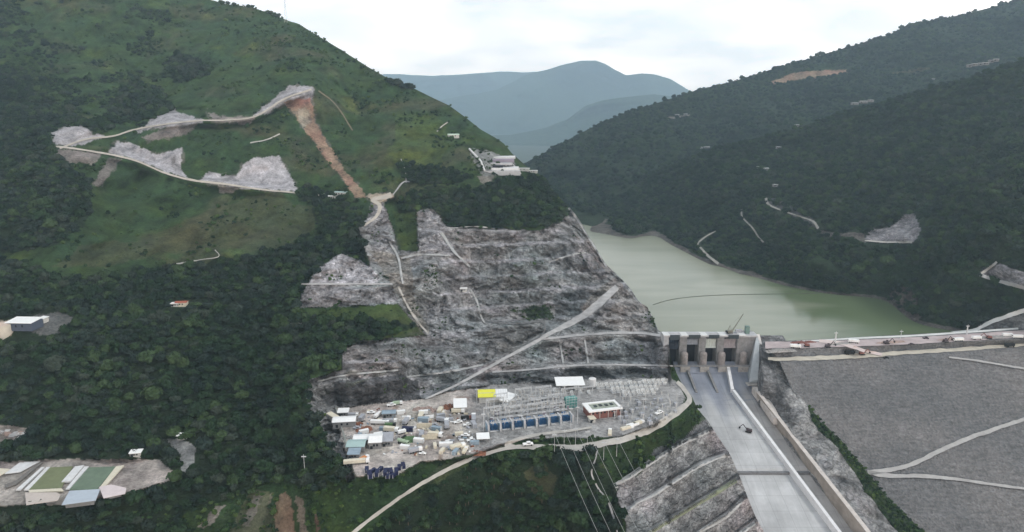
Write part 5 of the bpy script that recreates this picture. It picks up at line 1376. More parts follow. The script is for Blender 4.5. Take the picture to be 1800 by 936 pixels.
for k in range(5): obj_part('roof_opening_shade', lambda bm: box_bm(bm, -W2+6.5+k*4.6, -W2+8.9+k*4.6, -.6+(k%2)*.8, 2.6+(k%2)*.8, H2+.26, H2+.9), plain('roof_shade_dark', (.03,.04,.04), .4, .2, .6), o, .1)  # near-black boxes put in for the shade of the roof openings
for k in range(9): obj_part('window', lambda bm: box_bm(bm, -W2+2+k*3.2, -W2+3.6+k*3.2, -D2-.08, -D2+.05, 4.0, 5.4), M_GLASS, o)
for k in range(4): obj_part('column', lambda bm: box_bm(bm, -W2+1+k*7, -W2+1.6+k*7, -D2-.25, -D2+.02, 0, H2-.1), plain('brick_trim', (.42,.36,.33), .8, .1, .5), o)
obj_part('door', lambda bm: box_bm(bm, 6, 8.6, -D2-.1, -D2+.05, 0, 3), M_GLASS, o)
p_ = yardp(1040, 741)
building('shed', p_, 9*mb, 5, 3, RZ, M_CREAM, M_WALLW, 'small cream hut at the foot of the red brick building', 'hut', 'flat', 1)

# ---- transformers between fire walls
ORD = ['first', 'second', 'third', 'fourth', 'fifth', 'sixth', 'seventh', 'eighth', 'ninth', 'tenth', 'eleventh', 'twelfth']
def mk_transformer():
    o = empty('transformer', (0, 0, -200), RZ, 'x', 'transformer', 'blue transformers in a row')
    obj_part('tank', lambda bm: box_bm(bm, -2.3, 2.3, -1.4, 2.2, .4, 5.0), M_BLUE, o, .15)
    obj_part('plinth', lambda bm: box_bm(bm, -3.2, 3.2, -4.0, 3.2, -.4, .38), M_CONC_L, o)
    for sx in (-1.5, 1.5): obj_part('radiator', lambda bm: [box_bm(bm, sx - 1.1 + k * .36, sx - .96 + k * .36, -3.2, -1.5, .8, 4.4) for k in range(7)], M_BLUE, o)
    obj_part('conservator', lambda bm: cyl(bm, (-2.3, 1.4, 6.1), (1.2, 1.4, 6.1), .55), M_BLUE, o)
    for k in range(3):
        obj_part('bushing', lambda bm: (cyl(bm, (-1.4 + k * 1.4, -.4, 5.0), (-1.6 + k * 1.6, -.6, 7.4), .2, 8, .1), [cyl(bm, (-1.42 + k * 1.42, -.45, 5.4 + j * .4), (-1.42 + k * 1.42, -.45, 5.5 + j * .4), .34, 8) for j in range(4)]), M_PORC, o)
    return o
def clone(o, loc, rz=None, label=None, scale=None):
    c = o.copy(); COL.objects.link(c); c.location = loc
    if rz is not None: c.rotation_euler = (0, 0, rz)
    if label: c['label'] = label
    if scale: c.scale = (scale,) * 3
    for ch in list(o.children):
        d = ch.copy(); COL.objects.link(d); d.parent = c
        for g in list(ch.children):
            e = g.copy(); COL.objects.link(e); e.parent = d
    return c
tr = mk_transformer(); first = True
TP = [(867, 755), (888, 752), (910, 750), (931, 748), (952, 745), (973, 742), (993, 739)]
for i, (u, v) in enumerate(TP):
    lab = 'blue transformer, %s from the left in the row between pale blue fire walls' % ORD[i]
    if first: tr.location = yardp(u, v); tr['label'] = lab; first = False
    else: clone(tr, yardp(u, v), None, lab)
fwall = None
for i in range(8):
    u = 856.5 + i * 21.0; v = 757 - i * 2.45
    lab = 'pale blue concrete fire wall, %s from the left along the transformer row' % ORD[i]
    if fwall is None:
        fwall = empty('fire_wall', yardp(u, v), RZ, lab, 'wall', 'fire walls between the transformers')
        obj_part('panel', lambda bm: box_bm(bm, -.45, .45, -4.0, 3.6, -.5, 6.2), M_LBLUE, fwall, .05); obj_part('cap', lambda bm: box_bm(bm, -.6, .6, -4.1, 3.7, 6.203, 6.4), M_CONC, fwall); obj_part('end_post', lambda bm: box_bm(bm, -.7, .7, -4.6, -4.12, -.5, 6.5), M_CONC, fwall)
    else: clone(fwall, yardp(u, v), None, lab)

# ---- steel gantries, disconnectors and gas-insulated bays
def mk_gantry(w_=14.0, h=13.0):
    o = empty('steel_gantry', (0, 0, -200), RZ, 'x', 'gantry', 'steel gantries of the switchyard')
    for sx in (-w_ / 2, w_ / 2):
        def leg(bm, sx=sx):
            for (dx, dy) in ((-.5, -.5), (.5, -.5), (.5, .5), (-.5, .5)): cyl(bm, (sx + dx, dy, 0), (sx + dx * .35, dy * .35, h), .17, 4)
            for k in range(6):
                z0, z1 = h * k / 6, h * (k + 1) / 6; f0, f1 = 1 - .65 * k / 6, 1 - .65 * (k + 1) / 6
                cyl(bm, (sx - .5 * f0, -.5 * f0, z0), (sx + .5 * f1, -.5 * f1, z1), .07, 4); cyl(bm, (sx + .5 * f0, .5 * f0, z0), (sx - .5 * f1, .5 * f1, z1), .07, 4)
        obj_part('leg', leg, M_STEEL, o)
    def beam(bm):
        for (dy, z) in ((-.4, h - 1), (.4, h - 1), (0, h)): cyl(bm, (-w_ / 2, dy, z), (w_ / 2, dy, z), .18, 4)
        for k in range(10):
            x0, x1 = -w_ / 2 + w_ * k / 10, -w_ / 2 + w_ * (k + 1) / 10
            cyl(bm, (x0, -.4, h - 1), (x1, 0, h), .06, 4); cyl(bm, (x0, .4, h - 1), (x1, 0, h), .06, 4)
    obj_part('beam', beam, M_STEEL, o)
    for x in (-w_ * .3, 0, w_ * .3): obj_part('insulator_string', lambda bm: [cyl(bm, (x, 0, h - 1.3 - j * .35), (x, 0, h - 1.2 - j * .35), .28, 8) for j in range(6)], M_PORC, o)
    return o
ga = mk_gantry(); firstg = True
for i, (u, v) in enumerate([(870,727),(905,723),(940,719),(975,714),(880,712),(920,707),(955,703),(1005,704),(1030,700),(865,740),(902,736),(940,732),(978,728)]):
    lab = 'grey lattice gantry standing among the crowded equipment behind the blue transformers'
    if firstg: ga.location = yardp(u, v); ga['label'] = lab; firstg = False
    else: clone(ga, yardp(u, v), RZ + random.uniform(-.04, .04), lab, random.uniform(.75, 1.0))
def mk_post():
    o = empty('equipment_post', (0, 0, -200), RZ, 'x', 'insulator post', 'equipment posts of the switchyard')
    obj_part('stand', lambda bm: (box_bm(bm, -.35, -.15, -.15, .15, -.3, 3.0), box_bm(bm, .15, .35, -.15, .15, -.3, 3.0), box_bm(bm, -.6, .6, -.4, .4, 3.002, 3.3)), M_STEEL, o)
    obj_part('insulator', lambda bm: (cyl(bm, (0, 0, 3.3), (0, 0, 6.6), .22, 8), [cyl(bm, (0, 0, 3.6 + j * .45), (0, 0, 3.75 + j * .45), .5, 8) for j in range(6)]), M_PORC, o)
    obj_part('terminal', lambda bm: cyl(bm, (-1.6, 0, 6.75), (1.6, 0, 6.75), .14, 6), M_STEEL, o)
    return o
po = mk_post(); n_ = 0
for row in range(7):
    for k in range(26):
        f = k / 25; u = 858 + 135 * f + random.uniform(-2, 2); v = 741 - 17 * f - row * 5.0 + random.uniform(-1, 1)
        if random.random() < .3: continue
        if row > 3 and u < 910: continue
        lab = 'pale insulator post in the dense field of switchgear behind the blue transformers'
        if n_ == 0: po.location = yardp(u, v); po['label'] = lab
        else: clone(po, yardp(u, v), RZ + random.choice((0, 0, 1.57)), lab, random.uniform(.8, 1.4))
        n_ += 1
def mk_gis():
    o = empty('gas_insulated_bay', (0, 0, -200), RZ, 'x', 'switchgear bay', 'gas insulated switchgear bays')
    obj_part('frame', lambda bm: box_bm(bm, -1.8, 1.8, -3.2, 3.2, -.4, .5), M_STEEL, o)
    for x in (-1.2, 0, 1.2):
        obj_part('pipe', lambda bm: (cyl(bm, (x, -3.5, 2.2), (x, 3.5, 2.2), .42), cyl(bm, (x, -2.2, .5), (x, -2.2, 2.2), .3), cyl(bm, (x, 1.6, .5), (x, 1.6, 4.2), .38)), M_WHITE, o)
        obj_part('bushing', lambda bm: (cyl(bm, (x, -3.0, 2.5), (x * 1.5, -4.6, 6.2), .3, 8, .12), [cyl(bm, (x * (1 + .1 * j), -3.2 - .3 * j, 3.0 + .7 * j), (x * (1 + .1 * j), -3.2 - .3 * j, 3.15 + .7 * j), .45, 8) for j in range(5)]), M_PORC, o)
    return o
gi = mk_gis(); n_ = 0
for row in range(3):
    for k in range(15):
        u = 1050 + k * 8.3 + row * 3; v = 684 - k * .55 + row * 7 - (0 if row else 2)
        if u > 1168 - row * 10 or (row == 2 and u < 1096) or (row == 1 and u < 1070): continue
        lab = 'white pipework bay of the long switchgear strip between the brick building and the rock wall'
        if n_ == 0: gi.location = yardp(u, v); gi['label'] = lab
        else: clone(gi, yardp(u, v), RZ * .7 + random.uniform(-.05, .05), lab, random.uniform(.75, 1.05))
        n_ += 1
for i, (u, v) in enumerate([(975,690),(990,692),(1005,694),(1020,690),(1035,692),(1012,686)]):
    clone(gi, yardp(u, v), RZ * .7, 'pale pipework bay in the short group in front of the wide white-roofed hall', random.uniform(.6, .9))
# bus pipes, control kiosks and breakers between the gantries
for i, v0 in enumerate((744, 736, 728, 720, 712)):
    a, b_ = Vector(yardp(862 + i * 4, v0, 1.5)), Vector(yardp(1000 - i * 3, v0 - 17, 1.5)); d_ = b_ - a; L_ = d_.length
    o = empty('bus_pipe', tuple(a), math.atan2(d_.y, d_.x), 'long grey bus pipe on posts across the switchyard, %s row behind the blue transformers' % ORD[i], 'bus pipe', 'bus pipes of the switchyard')
    for y in (-.9, .9): obj_part('pipe', lambda bm: cyl(bm, (0, y, 0), (L_, y, 0), .2, 6), M_STEEL, o)
    for x in np.arange(2, L_, 9): obj_part('post', lambda bm: (cyl(bm, (x, 0, -6.5), (x, 0, -.5), .22, 6), box_bm(bm, x - .15, x + .15, -1.2, 1.2, -.5, -.22)), M_PORC, o)
kp = None
KM = [plain('kiosk_grey', (.42,.43,.44), .6, .15, .6), plain('kiosk_mauve', (.33,.28,.33), .6, .2, .6), plain('kiosk_dark', (.12,.13,.15), .6, .2, .6)]
for k in range(70):
    u, v = random.uniform(862, 998), random.uniform(702, 746)
    if v > 744 - (u - 862) * .12 or (u < 902 and v < 716): continue
    m_ = KM[k % 3]; sx_, sy_, sz_ = random.uniform(.7, 2.0), random.uniform(.6, 1.1), random.uniform(1.5, 3.4)
    o = empty('breaker_kiosk', yardp(u, v), RZ, 'small metal breaker kiosk in the crowded switchgear behind the blue transformers', 'kiosk', 'breaker kiosks of the switchyard')
    obj_part('cabinet', lambda bm: box_bm(bm, -sx_, sx_, -sy_, sy_, 0, sz_), m_, o, .05); obj_part('plinth', lambda bm: box_bm(bm, -sx_ - .2, sx_ + .2, -sy_ - .2, sy_ + .2, -.4, -.003), M_CONC_L, o); obj_part('hood', lambda bm: box_bm(bm, -sx_ - .1, sx_ + .1, -sy_ - .1, sy_ + .1, sz_ + .003, sz_ + .15), M_CONC_L, o)
# tall pale tank block, scaffold, drums
o = empty('tank', yardp(1041, 682), 0, 'pale grey cylindrical tank on legs right of the wide white-roofed hall', 'tank')
obj_part('shell', lambda bm: (cyl(bm, (0, 0, 1.5), (0, 0, 8.5), 3.2, 16), cyl(bm, (0, 0, 8.5), (0, 0, 9.4), 3.2, 16, .8)), M_CONC_L, o); obj_part('leg', lambda bm: [box_bm(bm, x - .2, x + .2, y - .2, y + .2, -.5, 1.5) for x in (-2, 2) for y in (-2, 2)], M_STEEL, o); obj_part('ladder', lambda bm: box_bm(bm, -.3, .3, -3.5, -3.3, 0, 8.5), M_STEEL, o)
o = empty('scaffold', yardp(1003, 716), RZ, 'teal netted scaffold frame left of the red brick building', 'scaffold')
obj_part('netting', lambda bm: box_bm(bm, -4.6, 4.6, -2.6, 2.6, .2, 8.5), plain('teal_netting', (.10,.27,.25), .8, .35, .7), o)
obj_part('frame', lambda bm: [cyl(bm, (x, y, -.3), (x, y, 10.5), .12, 5) for x in np.linspace(-4.8, 4.8, 5) for y in (-2.8, 2.8)] and [box_bm(bm, -4.9, 4.9, -2.95, -2.75, z, z + .15) for z in (2.5, 5, 7.5, 9.5)], M_STEEL, o)
# lamp / lightning masts
def mast(p, h, lab, cat='mast', mat=None, r=.35, name='mast', group=None):
    o = empty(name, p, 0, lab, cat, group)
    obj_part('pole', lambda bm: cyl(bm, (0, 0, -1), (0, 0, h), r, 8, r * .5), mat or M_STEEL, o)
    obj_part('head', lambda bm: (box_bm(bm, -1.6, 1.6, -.3, .3, h - .8, h - .3), cyl(bm, (0, 0, h + .003), (0, 0, h + 1.2), .12, 5)), mat or M_STEEL, o)
    return o
for i, (u, v, h) in enumerate([(850,760,15),(1003,752,16),(1015,745,14),(838,712,14),(1090,742,13),(1130,728,13)]): mast(yardp(u, v), h, 'thin grey lightning mast at the edge of the switchyard, %s from the left' % ORD[sorted([850,1003,1015,838,1090,1130]).index(u)], r=.25, group='lightning masts')
mast(hillp(536, 832), 13, 'grey lamp mast standing alone in the forest left of the yard', 'mast', r=.3)
mast(hillp(1468, 606) if False else yardp(1468, 603.5, 15), 10.5, 'white mast on the dam crest above the pink ramp', mat=M_CONC_L, r=.8)
mast(yardp(1583, 596, 15), 8, 'thin leaning-looking mast halfway along the dam crest', r=.3)
mast(yardp(1699, 589, 15), 9.5, 'white mast where the pale road meets the dam crest', mat=M_CONC_L, r=.8)
mast(yardp(1722, 582, 15), 5, 'short post near the far right end of the dam crest', r=.4)

# ---- vehicles and plant
def mk_truck(body, cabm, name='truck', lab='x', L_=8.5, tank=False):
    o = empty(name, (0, 0, -200), 0, lab, 'truck')
    obj_part('bed', lambda bm: box_bm(bm, -L_ / 2, L_ / 2 - 2.4, -1.25, 1.25, 1.0, 3.1) if not tank else cyl(bm, (-L_ / 2, 0, 2.2), (L_ / 2 - 2.5, 0, 2.2), 1.2), body, o, .1)
    c = obj_part('cab', lambda bm: box_bm(bm, L_ / 2 - 2.2, L_ / 2, -1.2, 1.2, .8, 3.0), cabm, o, .15)
    obj_part('windscreen', lambda bm: box_bm(bm, L_ / 2 - .03, L_ / 2 + .04, -1.0, 1.0, 1.9, 2.8), M_GLASS, c)
    for x in (-L_ / 2 + 1.2, -L_ / 2 + 2.6, L_ / 2 - 1.2):
        for y in (-1.15, 1.15): obj_part('wheel', lambda bm: cyl(bm, (x, y - .18, .52), (x, y + .18, .52), .52, 10), M_TYRE, o)
    obj_part('chassis', lambda bm: box_bm(bm, -L_ / 2 + .1, L_ / 2 - .3, -.5, .5, .6, .98), M_TYRE, o)
    return o
def mk_car(paint, lab='x', name='pickup'):
    o = empty(name, (0, 0, -200), 0, lab, 'car')
    obj_part('body', lambda bm: box_bm(bm, -2.5, 2.5, -.95, .95, .45, 1.15), paint, o, .15)
    c = obj_part('cabin', lambda bm: box_bm(bm, -.6, 1.3, -.85, .85, 1.152, 1.85), paint, o, .15)
    obj_part('window', lambda bm: box_bm(bm, -.45, 1.15, -.89, .89, 1.3, 1.7), M_GLASS, c)
    for x in (-1.6, 1.6):
        for y in (-.85, .85): obj_part('wheel', lambda bm: cyl(bm, (x, y - .12, .38), (x, y + .12, .38), .38, 10), M_TYRE, o)
    return o
def mk_excavator(paint, lab='x'):
    o = empty('excavator', (0, 0, -200), 0, lab, 'excavator')
    for y in (-1.2, 1.2): obj_part('track', lambda bm: box_bm(bm, -2.2, 2.2, y - .35, y + .35, 0, .95), M_TYRE, o, .25)
    obj_part('body', lambda bm: box_bm(bm, -2.2, 1.6, -1.3, 1.3, 1.05, 2.5), paint, o, .2)
    c = obj_part('cab', lambda bm: box_bm(bm, .2, 1.7, .2, 1.3, 2.502, 3.3), paint, o, .1); obj_part('window', lambda bm: box_bm(bm, 1.66, 1.74, .35, 1.2, 2.0, 3.1), M_GLASS, c)
    obj_part('boom', lambda bm: (cyl(bm, (1.4, -.3, 1.8), (4.4, -.3, 5.0), .32, 6), cyl(bm, (4.4, -.3, 5.0), (6.6, -.3, 2.6), .25, 6)), paint, o)
    obj_part('bucket', lambda bm: box_bm(bm, 6.0, 7.2, -.9, .3, 1.3, 2.5), M_TYRE, o, .2)
    return o
def mk_container(paint, lab='x', L_=6.1, name='container', cat='container'):
    o = empty(name, (0, 0, -200), 0, lab, cat)
    obj_part('box', lambda bm: (box_bm(bm, -L_ / 2, L_ / 2, -1.2, 1.2, .1, 2.6), [box_bm(bm, x, x + .14, -1.27, 1.27, .2, 2.5) for x in np.arange(-L_ / 2 + .2, L_ / 2 - .2, .5)]), paint, o)
    obj_part('door', lambda bm: box_bm(bm, L_ / 2 + .003, L_ / 2 + .08, -1.1, 1.1, .2, 2.5), M_STEEL, o)
    for x in (-L_ / 2, L_ / 2):
        for y in (-1.22, 1.22): obj_part('corner_post', lambda bm: box_bm(bm, x - .1, x + .1, y - .1, y + .1, 0, 2.7), M_STEEL, o)
    return o
def put(o, p, rz=0.0, sc=None, tilt=None):
    o.location = p; o.rotation_euler = (0, tilt or 0, rz)
    if sc: o.scale = (sc,) * 3
    return o
put(mk_truck(M_CREAM, M_WHITE, lab='cream truck with an orange side parked at the lower left corner of the yard', L_=15), yardp(627, 816), .18, 1.15)
put(mk_truck(M_ORANGE, M_WHITE, lab='orange flatbed truck right behind the cream truck in the yard corner', L_=8), yardp(640, 810), .9)
put(mk_truck(M_WHITE, M_WHITE, lab='white truck at the left of the blue-grey roof in the back of the yard'), yardp(664, 733), 1.2)
put(mk_truck(M_WHITE, M_WHITE, lab='long white trailer truck in the middle of the back of the yard', L_=13), yardp(668, 746), -.05, 1.1)
put(mk_truck(M_GREYR, M_WHITE, lab='pale lilac truck parked end to end with the long white trailer', L_=10), yardp(685, 744), .1, 1.1)
put(mk_truck(M_GREENP, M_TYRE, lab='dark green truck in front of the long white trailer'), yardp(686, 751), 0)
put(mk_truck(M_WHITE, M_NAVY, lab='white truck with a navy cab beside the dark heap in mid yard'), yardp(709, 762), .5)
put(mk_truck(M_PGREEN, M_PGREEN, lab='pale green tank truck at the front of the mid-yard heap', tank=True), yardp(709, 781), -.5, 1.1)
put(mk_car(M_WHITE, 'white pickup parked alone in front of the cut wall, left one of two'), yardp(688, 714), .3, 1.5)
put(mk_truck(M_PGREEN, M_WHITE, lab='mint green van beside the white pickup in front of the cut wall', L_=8), yardp(699, 712), .2)
put(mk_container(M_NAVY, 'dark navy container on the heap in the middle of the yard', 7), yardp(717, 758), -.1, 1.25)
put(mk_container(M_WHITE, 'white container lying alone near the front right of the yard', 8), yardp(784, 785), .05, 1.2)
put(mk_car(M_WHITE, 'white pickup parked in the open right part of the yard'), yardp(805, 744), .4, 1.4)
put(mk_truck(M_TYRE, M_BRICK, lab='dark tipper truck right of the white pickup near the white square shed'), yardp(820, 738), .2)
put(mk_car(M_WHITE, 'white pickup beside the rubble left of the small dirt ramp'), yardp(828, 776), .3, 1.3)
put(mk_car(M_WHITE, 'white pickup parked on the grass strip above the access road'), yardp(928, 783, -7), .2, 1.5)
put(mk_truck(M_CREAM, M_WHITE, lab='cream truck on the road shoulder below the brick building', L_=9), yardp(1072, 765, -6.8), 1.4, 1.1)
for k, (u, v, a) in enumerate([(1102,757,.5),(1112,752,.5),(1122,748,.6)]):
    put(mk_truck(M_CREAM if k != 1 else M_WHITE, M_WHITE, lab='%s truck, %s from the left of three parked at the access road bend' % (('cream','white','beige')[k], ORD[k]), L_=10), yardp(u, v, -6.5), a, 1.1)
put(mk_car(M_WHITE, 'white pickup beside the access road right of the parked trucks'), yardp(1158, 728, -5.5), .7, 1.6)
put(mk_excavator(plain('dirty_dark_paint', (.06,.045,.05), .7, .3, 1), 'dark excavator standing on the concrete of the wide chute'), tuple(floor_hit(1316, 760)), 2.6, 1.15)
for k, (u, v) in enumerate([(645,829),(655,831),(663,835),(668,829),(678,834),(687,833),(692,838),(697,832),(702,825),(709,822),(650,838),(683,839)]):
    c = mk_container(M_NAVY, 'navy blue container in the jumbled cluster at the front edge of the yard', 5.5); c['group'] = 'navy blue containers'
    put(c, yardp(u, v, -5.3), random.uniform(.9, 2.1), random.uniform(.9, 1.25))
# timber / pipe stacks
def mk_stack(L_, n, mat, lab, name='timber_stack', cat='stack'):
    o = empty(name, (0, 0, -200), 0, lab, cat)
    def f(bm):
        for k in range(n):
            for j in range(n - k): cyl(bm, (-L_ / 2 + random.uniform(-.3, .3), (j - (n - k) / 2) * .95, .5 + k * .8), (L_ / 2 + random.uniform(-.3, .3), (j - (n - k) / 2) * .95, .5 + k * .8), .46, 8)
    obj_part('log', f, mat, o); obj_part('bearer', lambda bm: [box_bm(bm, x - .2, x + .2, -n * .55, n * .55, -.3, .1) for x in (-L_ * .3, L_ * .3)], M_RUST, o)
    return o
put(mk_stack(11, 4, M_TIMBER, 'pale long timber pile in the yard, rear one of two parallel piles'), yardp(746, 751), .12)
put(mk_stack(11, 4, M_TIMBER, 'pale long timber pile in the yard, front one of two parallel piles'), yardp(755, 771), .1)
put(mk_stack(9, 2, M_CREAM, 'slanting cream beams between the two timber piles, left one'), yardp(757, 760), -1.0)
put(mk_stack(10, 2, M_CREAM, 'slanting cream beams right of the two timber piles'), yardp(767, 757), -1.0)
put(mk_stack(8, 3, M_STEEL, 'grey pipe stack at the back of the yard near the pinkish heaps', 'pipe_stack'), yardp(744, 737), .2)
put(mk_stack(7, 3, M_WHITE, 'white pipe stack right of the grey pipe stack', 'pipe_stack'), yardp(754, 735), .3)
put(mk_stack(6, 2, M_TIMBER, 'small timber pile by the shed at the right end of the yard'), yardp(776, 729), .8)
def heap(p, w_, d_, h, mat, lab, seed, name='rubble_heap', cat='heap'):
    rg = np.random.default_rng(seed); bm = bmesh.new()
    n = 22
    g = [[bm.verts.new(((i / n - .5) * w_, (j / n - .5) * d_, 0)) for j in range(n + 1)] for i in range(n + 1)]
    for i in range(n + 1):
        for j in range(n + 1):
            x, y = i / n * 2 - 1, j / n * 2 - 1; q = max(0, 1 - x * x - y * y)
            pt = np.array([[x * 2 + seed, y * 2, 0.]]); g[i][j].co.z = -.6 + h * q ** .6 * (.75 + .6 * float(fbm(pt, .7, 3)[0])) 
    for i in range(n):
        for j in range(n): bm.faces.new((g[i][j], g[i + 1][j], g[i + 1][j + 1], g[i][j + 1]))
    for k in range(26):
        x, y = rg.uniform(-.42, .42, 2); s_ = rg.uniform(.2, .75); 
        bmesh.ops.create_cube(bm, size=s_ * 1.3, matrix=Matrix.Translation((x * w_, y * d_, h * .5 * max(.1, 1 - 4 * (x * x + y * y)))) @ Matrix.Rotation(rg.uniform(0, 3), 4, Vector((1, .5, .3))) @ Matrix.Diagonal((rg.uniform(.6, 2.4), 1, .5, 1)))
    me = bpy.data.meshes.new(name); bm.to_mesh(me); bm.free()
    o = link(name, me, mat); o.location = p; props(o, lab, cat); return o
M_PINKH = plain('pinkish_rubble', (.33,.25,.22), .95, .4, .5); M_GREYH = plain('grey_rubble', (.28,.27,.26), .95, .4, .5)
heap(yardp(640, 756), 14, 14, 2.2, M_RUST, 'rust brown scrap heap right of the long white shed', 1)
heap(yardp(630, 746), 8, 7, 1.5, M_RUST, 'small brown scrap heap touching the long white shed', 2)
heap(yardp(722, 773), 15, 12, 2, M_GREENP, 'green and grey heap in the middle of the yard', 3)
heap(yardp(736, 720), 12, 9, 1.8, M_PINKH, 'pinkish heap at the back of the yard, left one of three', 4)
heap(yardp(750, 719), 10, 8, 2, M_PINKH, 'pinkish heap at the back of the yard, middle one of three', 5)
heap(yardp(765, 722), 11, 9, 1.5, M_PINKH, 'pinkish heap at the back of the yard, right one of three', 6)
heap(yardp(788, 716), 10, 12, 2, M_RUST, 'brown heap behind the shed at the right end of the yard', 7)
heap(yardp(700, 771), 12, 10, 1.2, M_GREYH, 'low grey heap left of the green heap', 8)
heap(yardp(838, 796, -6), 13, 7, 1.8, M_RUST, 'reddish earth heap beside the cabin and the small ramp', 9)
heap(yardp(776, 797), 10, 4, 1.2, M_GREYH, 'small dark rubble heap at the front edge of the yard', 10)
heap(yardp(612, 770), 12, 9, 1.2, M_GREYH, 'grey rubble between the long white shed and the teal roof', 11)
# scattered crates and drums give the yard its clutter
cr = None; CM = [M_WHITE, M_CREAM, M_GREYR, M_GREYR, M_BLUEG, M_TIMBER, M_TYRE, M_WHITE, M_RUST]
for k in range(150):
    u, v = random.uniform(612, 835), random.uniform(718, 800)
    if not inpoly(np.array([u]), np.array([v]), YARD)[0]: continue
    s_ = random.uniform(.6, 1.8)
    o = mk('crate', lambda bm: (box_bm(bm, -s_, s_, -s_ * .5, s_ * .5, -.2, s_ * .6), box_bm(bm, -s_ * 1.05, -s_ * .9, -s_ * .55, s_ * .55, -.1, s_ * .65), box_bm(bm, s_ * .9, s_ * 1.05, -s_ * .55, s_ * .55, -.1, s_ * .65)), CM[k % 9], bevel=.04)
    o.location = yardp(u, v); o.rotation_euler = (0, 0, random.uniform(0, 3.1)); props(o, 'small crate or bundle lying loose on the dirt yard among the sheds', 'crate', 'crates strewn over the dirt yard')

# further containers, pickups and trucks of the crowded yard, copied from one of each kind
def spots(n, u0, u1, v0, v1, used):
    out = []
    for _ in range(4000):
        u, v = random.uniform(u0, u1), random.uniform(v0, v1)
        if not inpoly(np.array([u]), np.array([v]), YARD)[0]: continue
        if any(abs(u - a) < 9 and abs(v - b_) < 5 for a, b_ in used): continue
        used.append((u, v)); out.append((u, v))
        if len(out) == n: break
    return out
used = [(s_[0], s_[1]) for s_ in SH] + [(627,816),(640,810),(668,746),(685,744),(709,762),(717,758),(746,751),(755,771),(784,785),(722,773),(640,756),(1058,728),(1058,718),(1040,722),(1080,724)]
for nm, mk_, pal, cols in (('container', lambda m_, l_: mk_container(m_, l_), [M_WHITE, M_CREAM, M_BLUEG, M_GREYR], ['white', 'cream', 'blue-grey', 'grey']), ('pickup', lambda m_, l_: mk_car(m_, l_), [M_WHITE, M_GREYR], ['white', 'grey']), ('truck', lambda m_, l_: mk_truck(m_, M_WHITE, lab=l_), [M_GREYR, M_CREAM], ['grey', 'cream'])):
    for m_, cn in zip(pal, cols):
        lab = '%s %s standing loose among the stores of the crowded dirt yard' % (cn, nm); src = None
        for (u, v) in spots(6, 615, 835, 722, 800, used):
            if src is None: src = put(mk_(m_, lab), yardp(u, v), random.uniform(-.4, .6), random.uniform(1.0, 1.4)); src['group'] = '%s %ss of the yard' % (cn, nm)
            else: clone(src, yardp(u, v), random.choice((random.uniform(-.3, .5), random.uniform(1.2, 1.9))), None, random.uniform(.9, 1.4))
src = None
for (u, v) in spots(26, 1085, 1190, 704, 746, used):
    lab = 'small grey equipment cabinet on the gravel right of the red brick building'
    if src is None:
        src = mk_container(M_GREYR, lab, 3.2, 'cabinet', 'cabinet'); src['group'] = 'cabinets right of the brick building'; put(src, yardp(u, v), RZ, .9)
    else: clone(src, yardp(u, v), RZ + random.choice((0, 1.57)), None, random.uniform(.6, 1.1))
for (u, v) in spots(40, 1080, 1190, 700, 742, used): clone(po, yardp(u, v), RZ, 'pale insulator post on the gravel right of the red brick building', random.uniform(.6, 1.0))['group'] = 'insulator posts right of the brick building'

# ---- crane on the gate deck
cx, cy = gx(1284), YF + 5
o = empty('crawler_crane', (cx, cy, ZT + .01), .2, 'small crawler crane with a raised lattice jib on the gate structure deck', 'crane')
for y in (-1.3, 1.3): obj_part('track', lambda bm: box_bm(bm, -2.6, 2.6, y - .45, y + .45, 0, 1.1), M_TYRE, o, .25)
obj_part('body', lambda bm: box_bm(bm, -3, 2.2, -1.5, 1.5, 1.2, 3.4), plain('crane_paint', (.16,.15,.12), .6, .3, .8), o, .2)
def jib(bm):
    a, b_ = Vector((2, 0, 2.2)), Vector((12.5, 0, 19)); d = (b_ - a); sx = Vector((0, .6, 0)); up_ = Vector((-.5, 0, .35))
    for s_ in (sx, -sx, up_): cyl(bm, a + s_, b_ + s_ * .3, .16, 4)
    for k in range(12):
        f0, f1 = k / 12, (k + 1) / 12; c0, c1 = 1 - .7 * f0, 1 - .7 * f1
        cyl(bm, a + d * f0 + sx * c0, a + d * f1 - sx * c1, .09, 4); cyl(bm, a + d * f0 - sx * c0, a + d * f1 + up_ * c1, .09, 4)
obj_part('jib', jib, plain('crane_paint', (.16,.15,.12)), o); obj_part('a_frame', lambda bm: (cyl(bm, (-2, .8, 3.4), (-.5, 0, 8.5), .15, 5), cyl(bm, (-2, -.8, 3.4), (-.5, 0, 8.5), .15, 5), cyl(bm, (1.5, 0, 3.4), (-.5, 0, 8.5), .15, 5), cyl(bm, (-.5, 0, 8.5), (12.5, 0, 19), .06, 4)), plain('crane_paint', (.16,.15,.12)), o)
obj_part('counterweight', lambda bm: box_bm(bm, -4, -3.02, -1.6, 1.6, 1.4, 3.2), M_TYRE, o, .1)
put(mk_container(M_GREYR, 'grey site container on the gate deck beside the crane', 6), (gx(1301), YF + 8, ZT + .61), .1)

# ---- floating boom on the reservoir
bl = smooth_line([(1148,536),(1180,527),(1230,521),(1300,518),(1380,517),(1440,516)], 6)
pts = at_z(bl[:, 0], bl[:, 1], .15)
def fboom(bm):
    for a, c in zip(pts[:-1], pts[1:]):
        a = Vector(a); c = Vector(c); cyl(bm, a, a + (c - a) * .93, .42, 6)
o = mk('floating_boom', fboom, plain('dark_boom', (.09,.10,.08), .8, .2, .3)); props(o, 'thin dark floating boom curving across the green reservoir', 'boom')

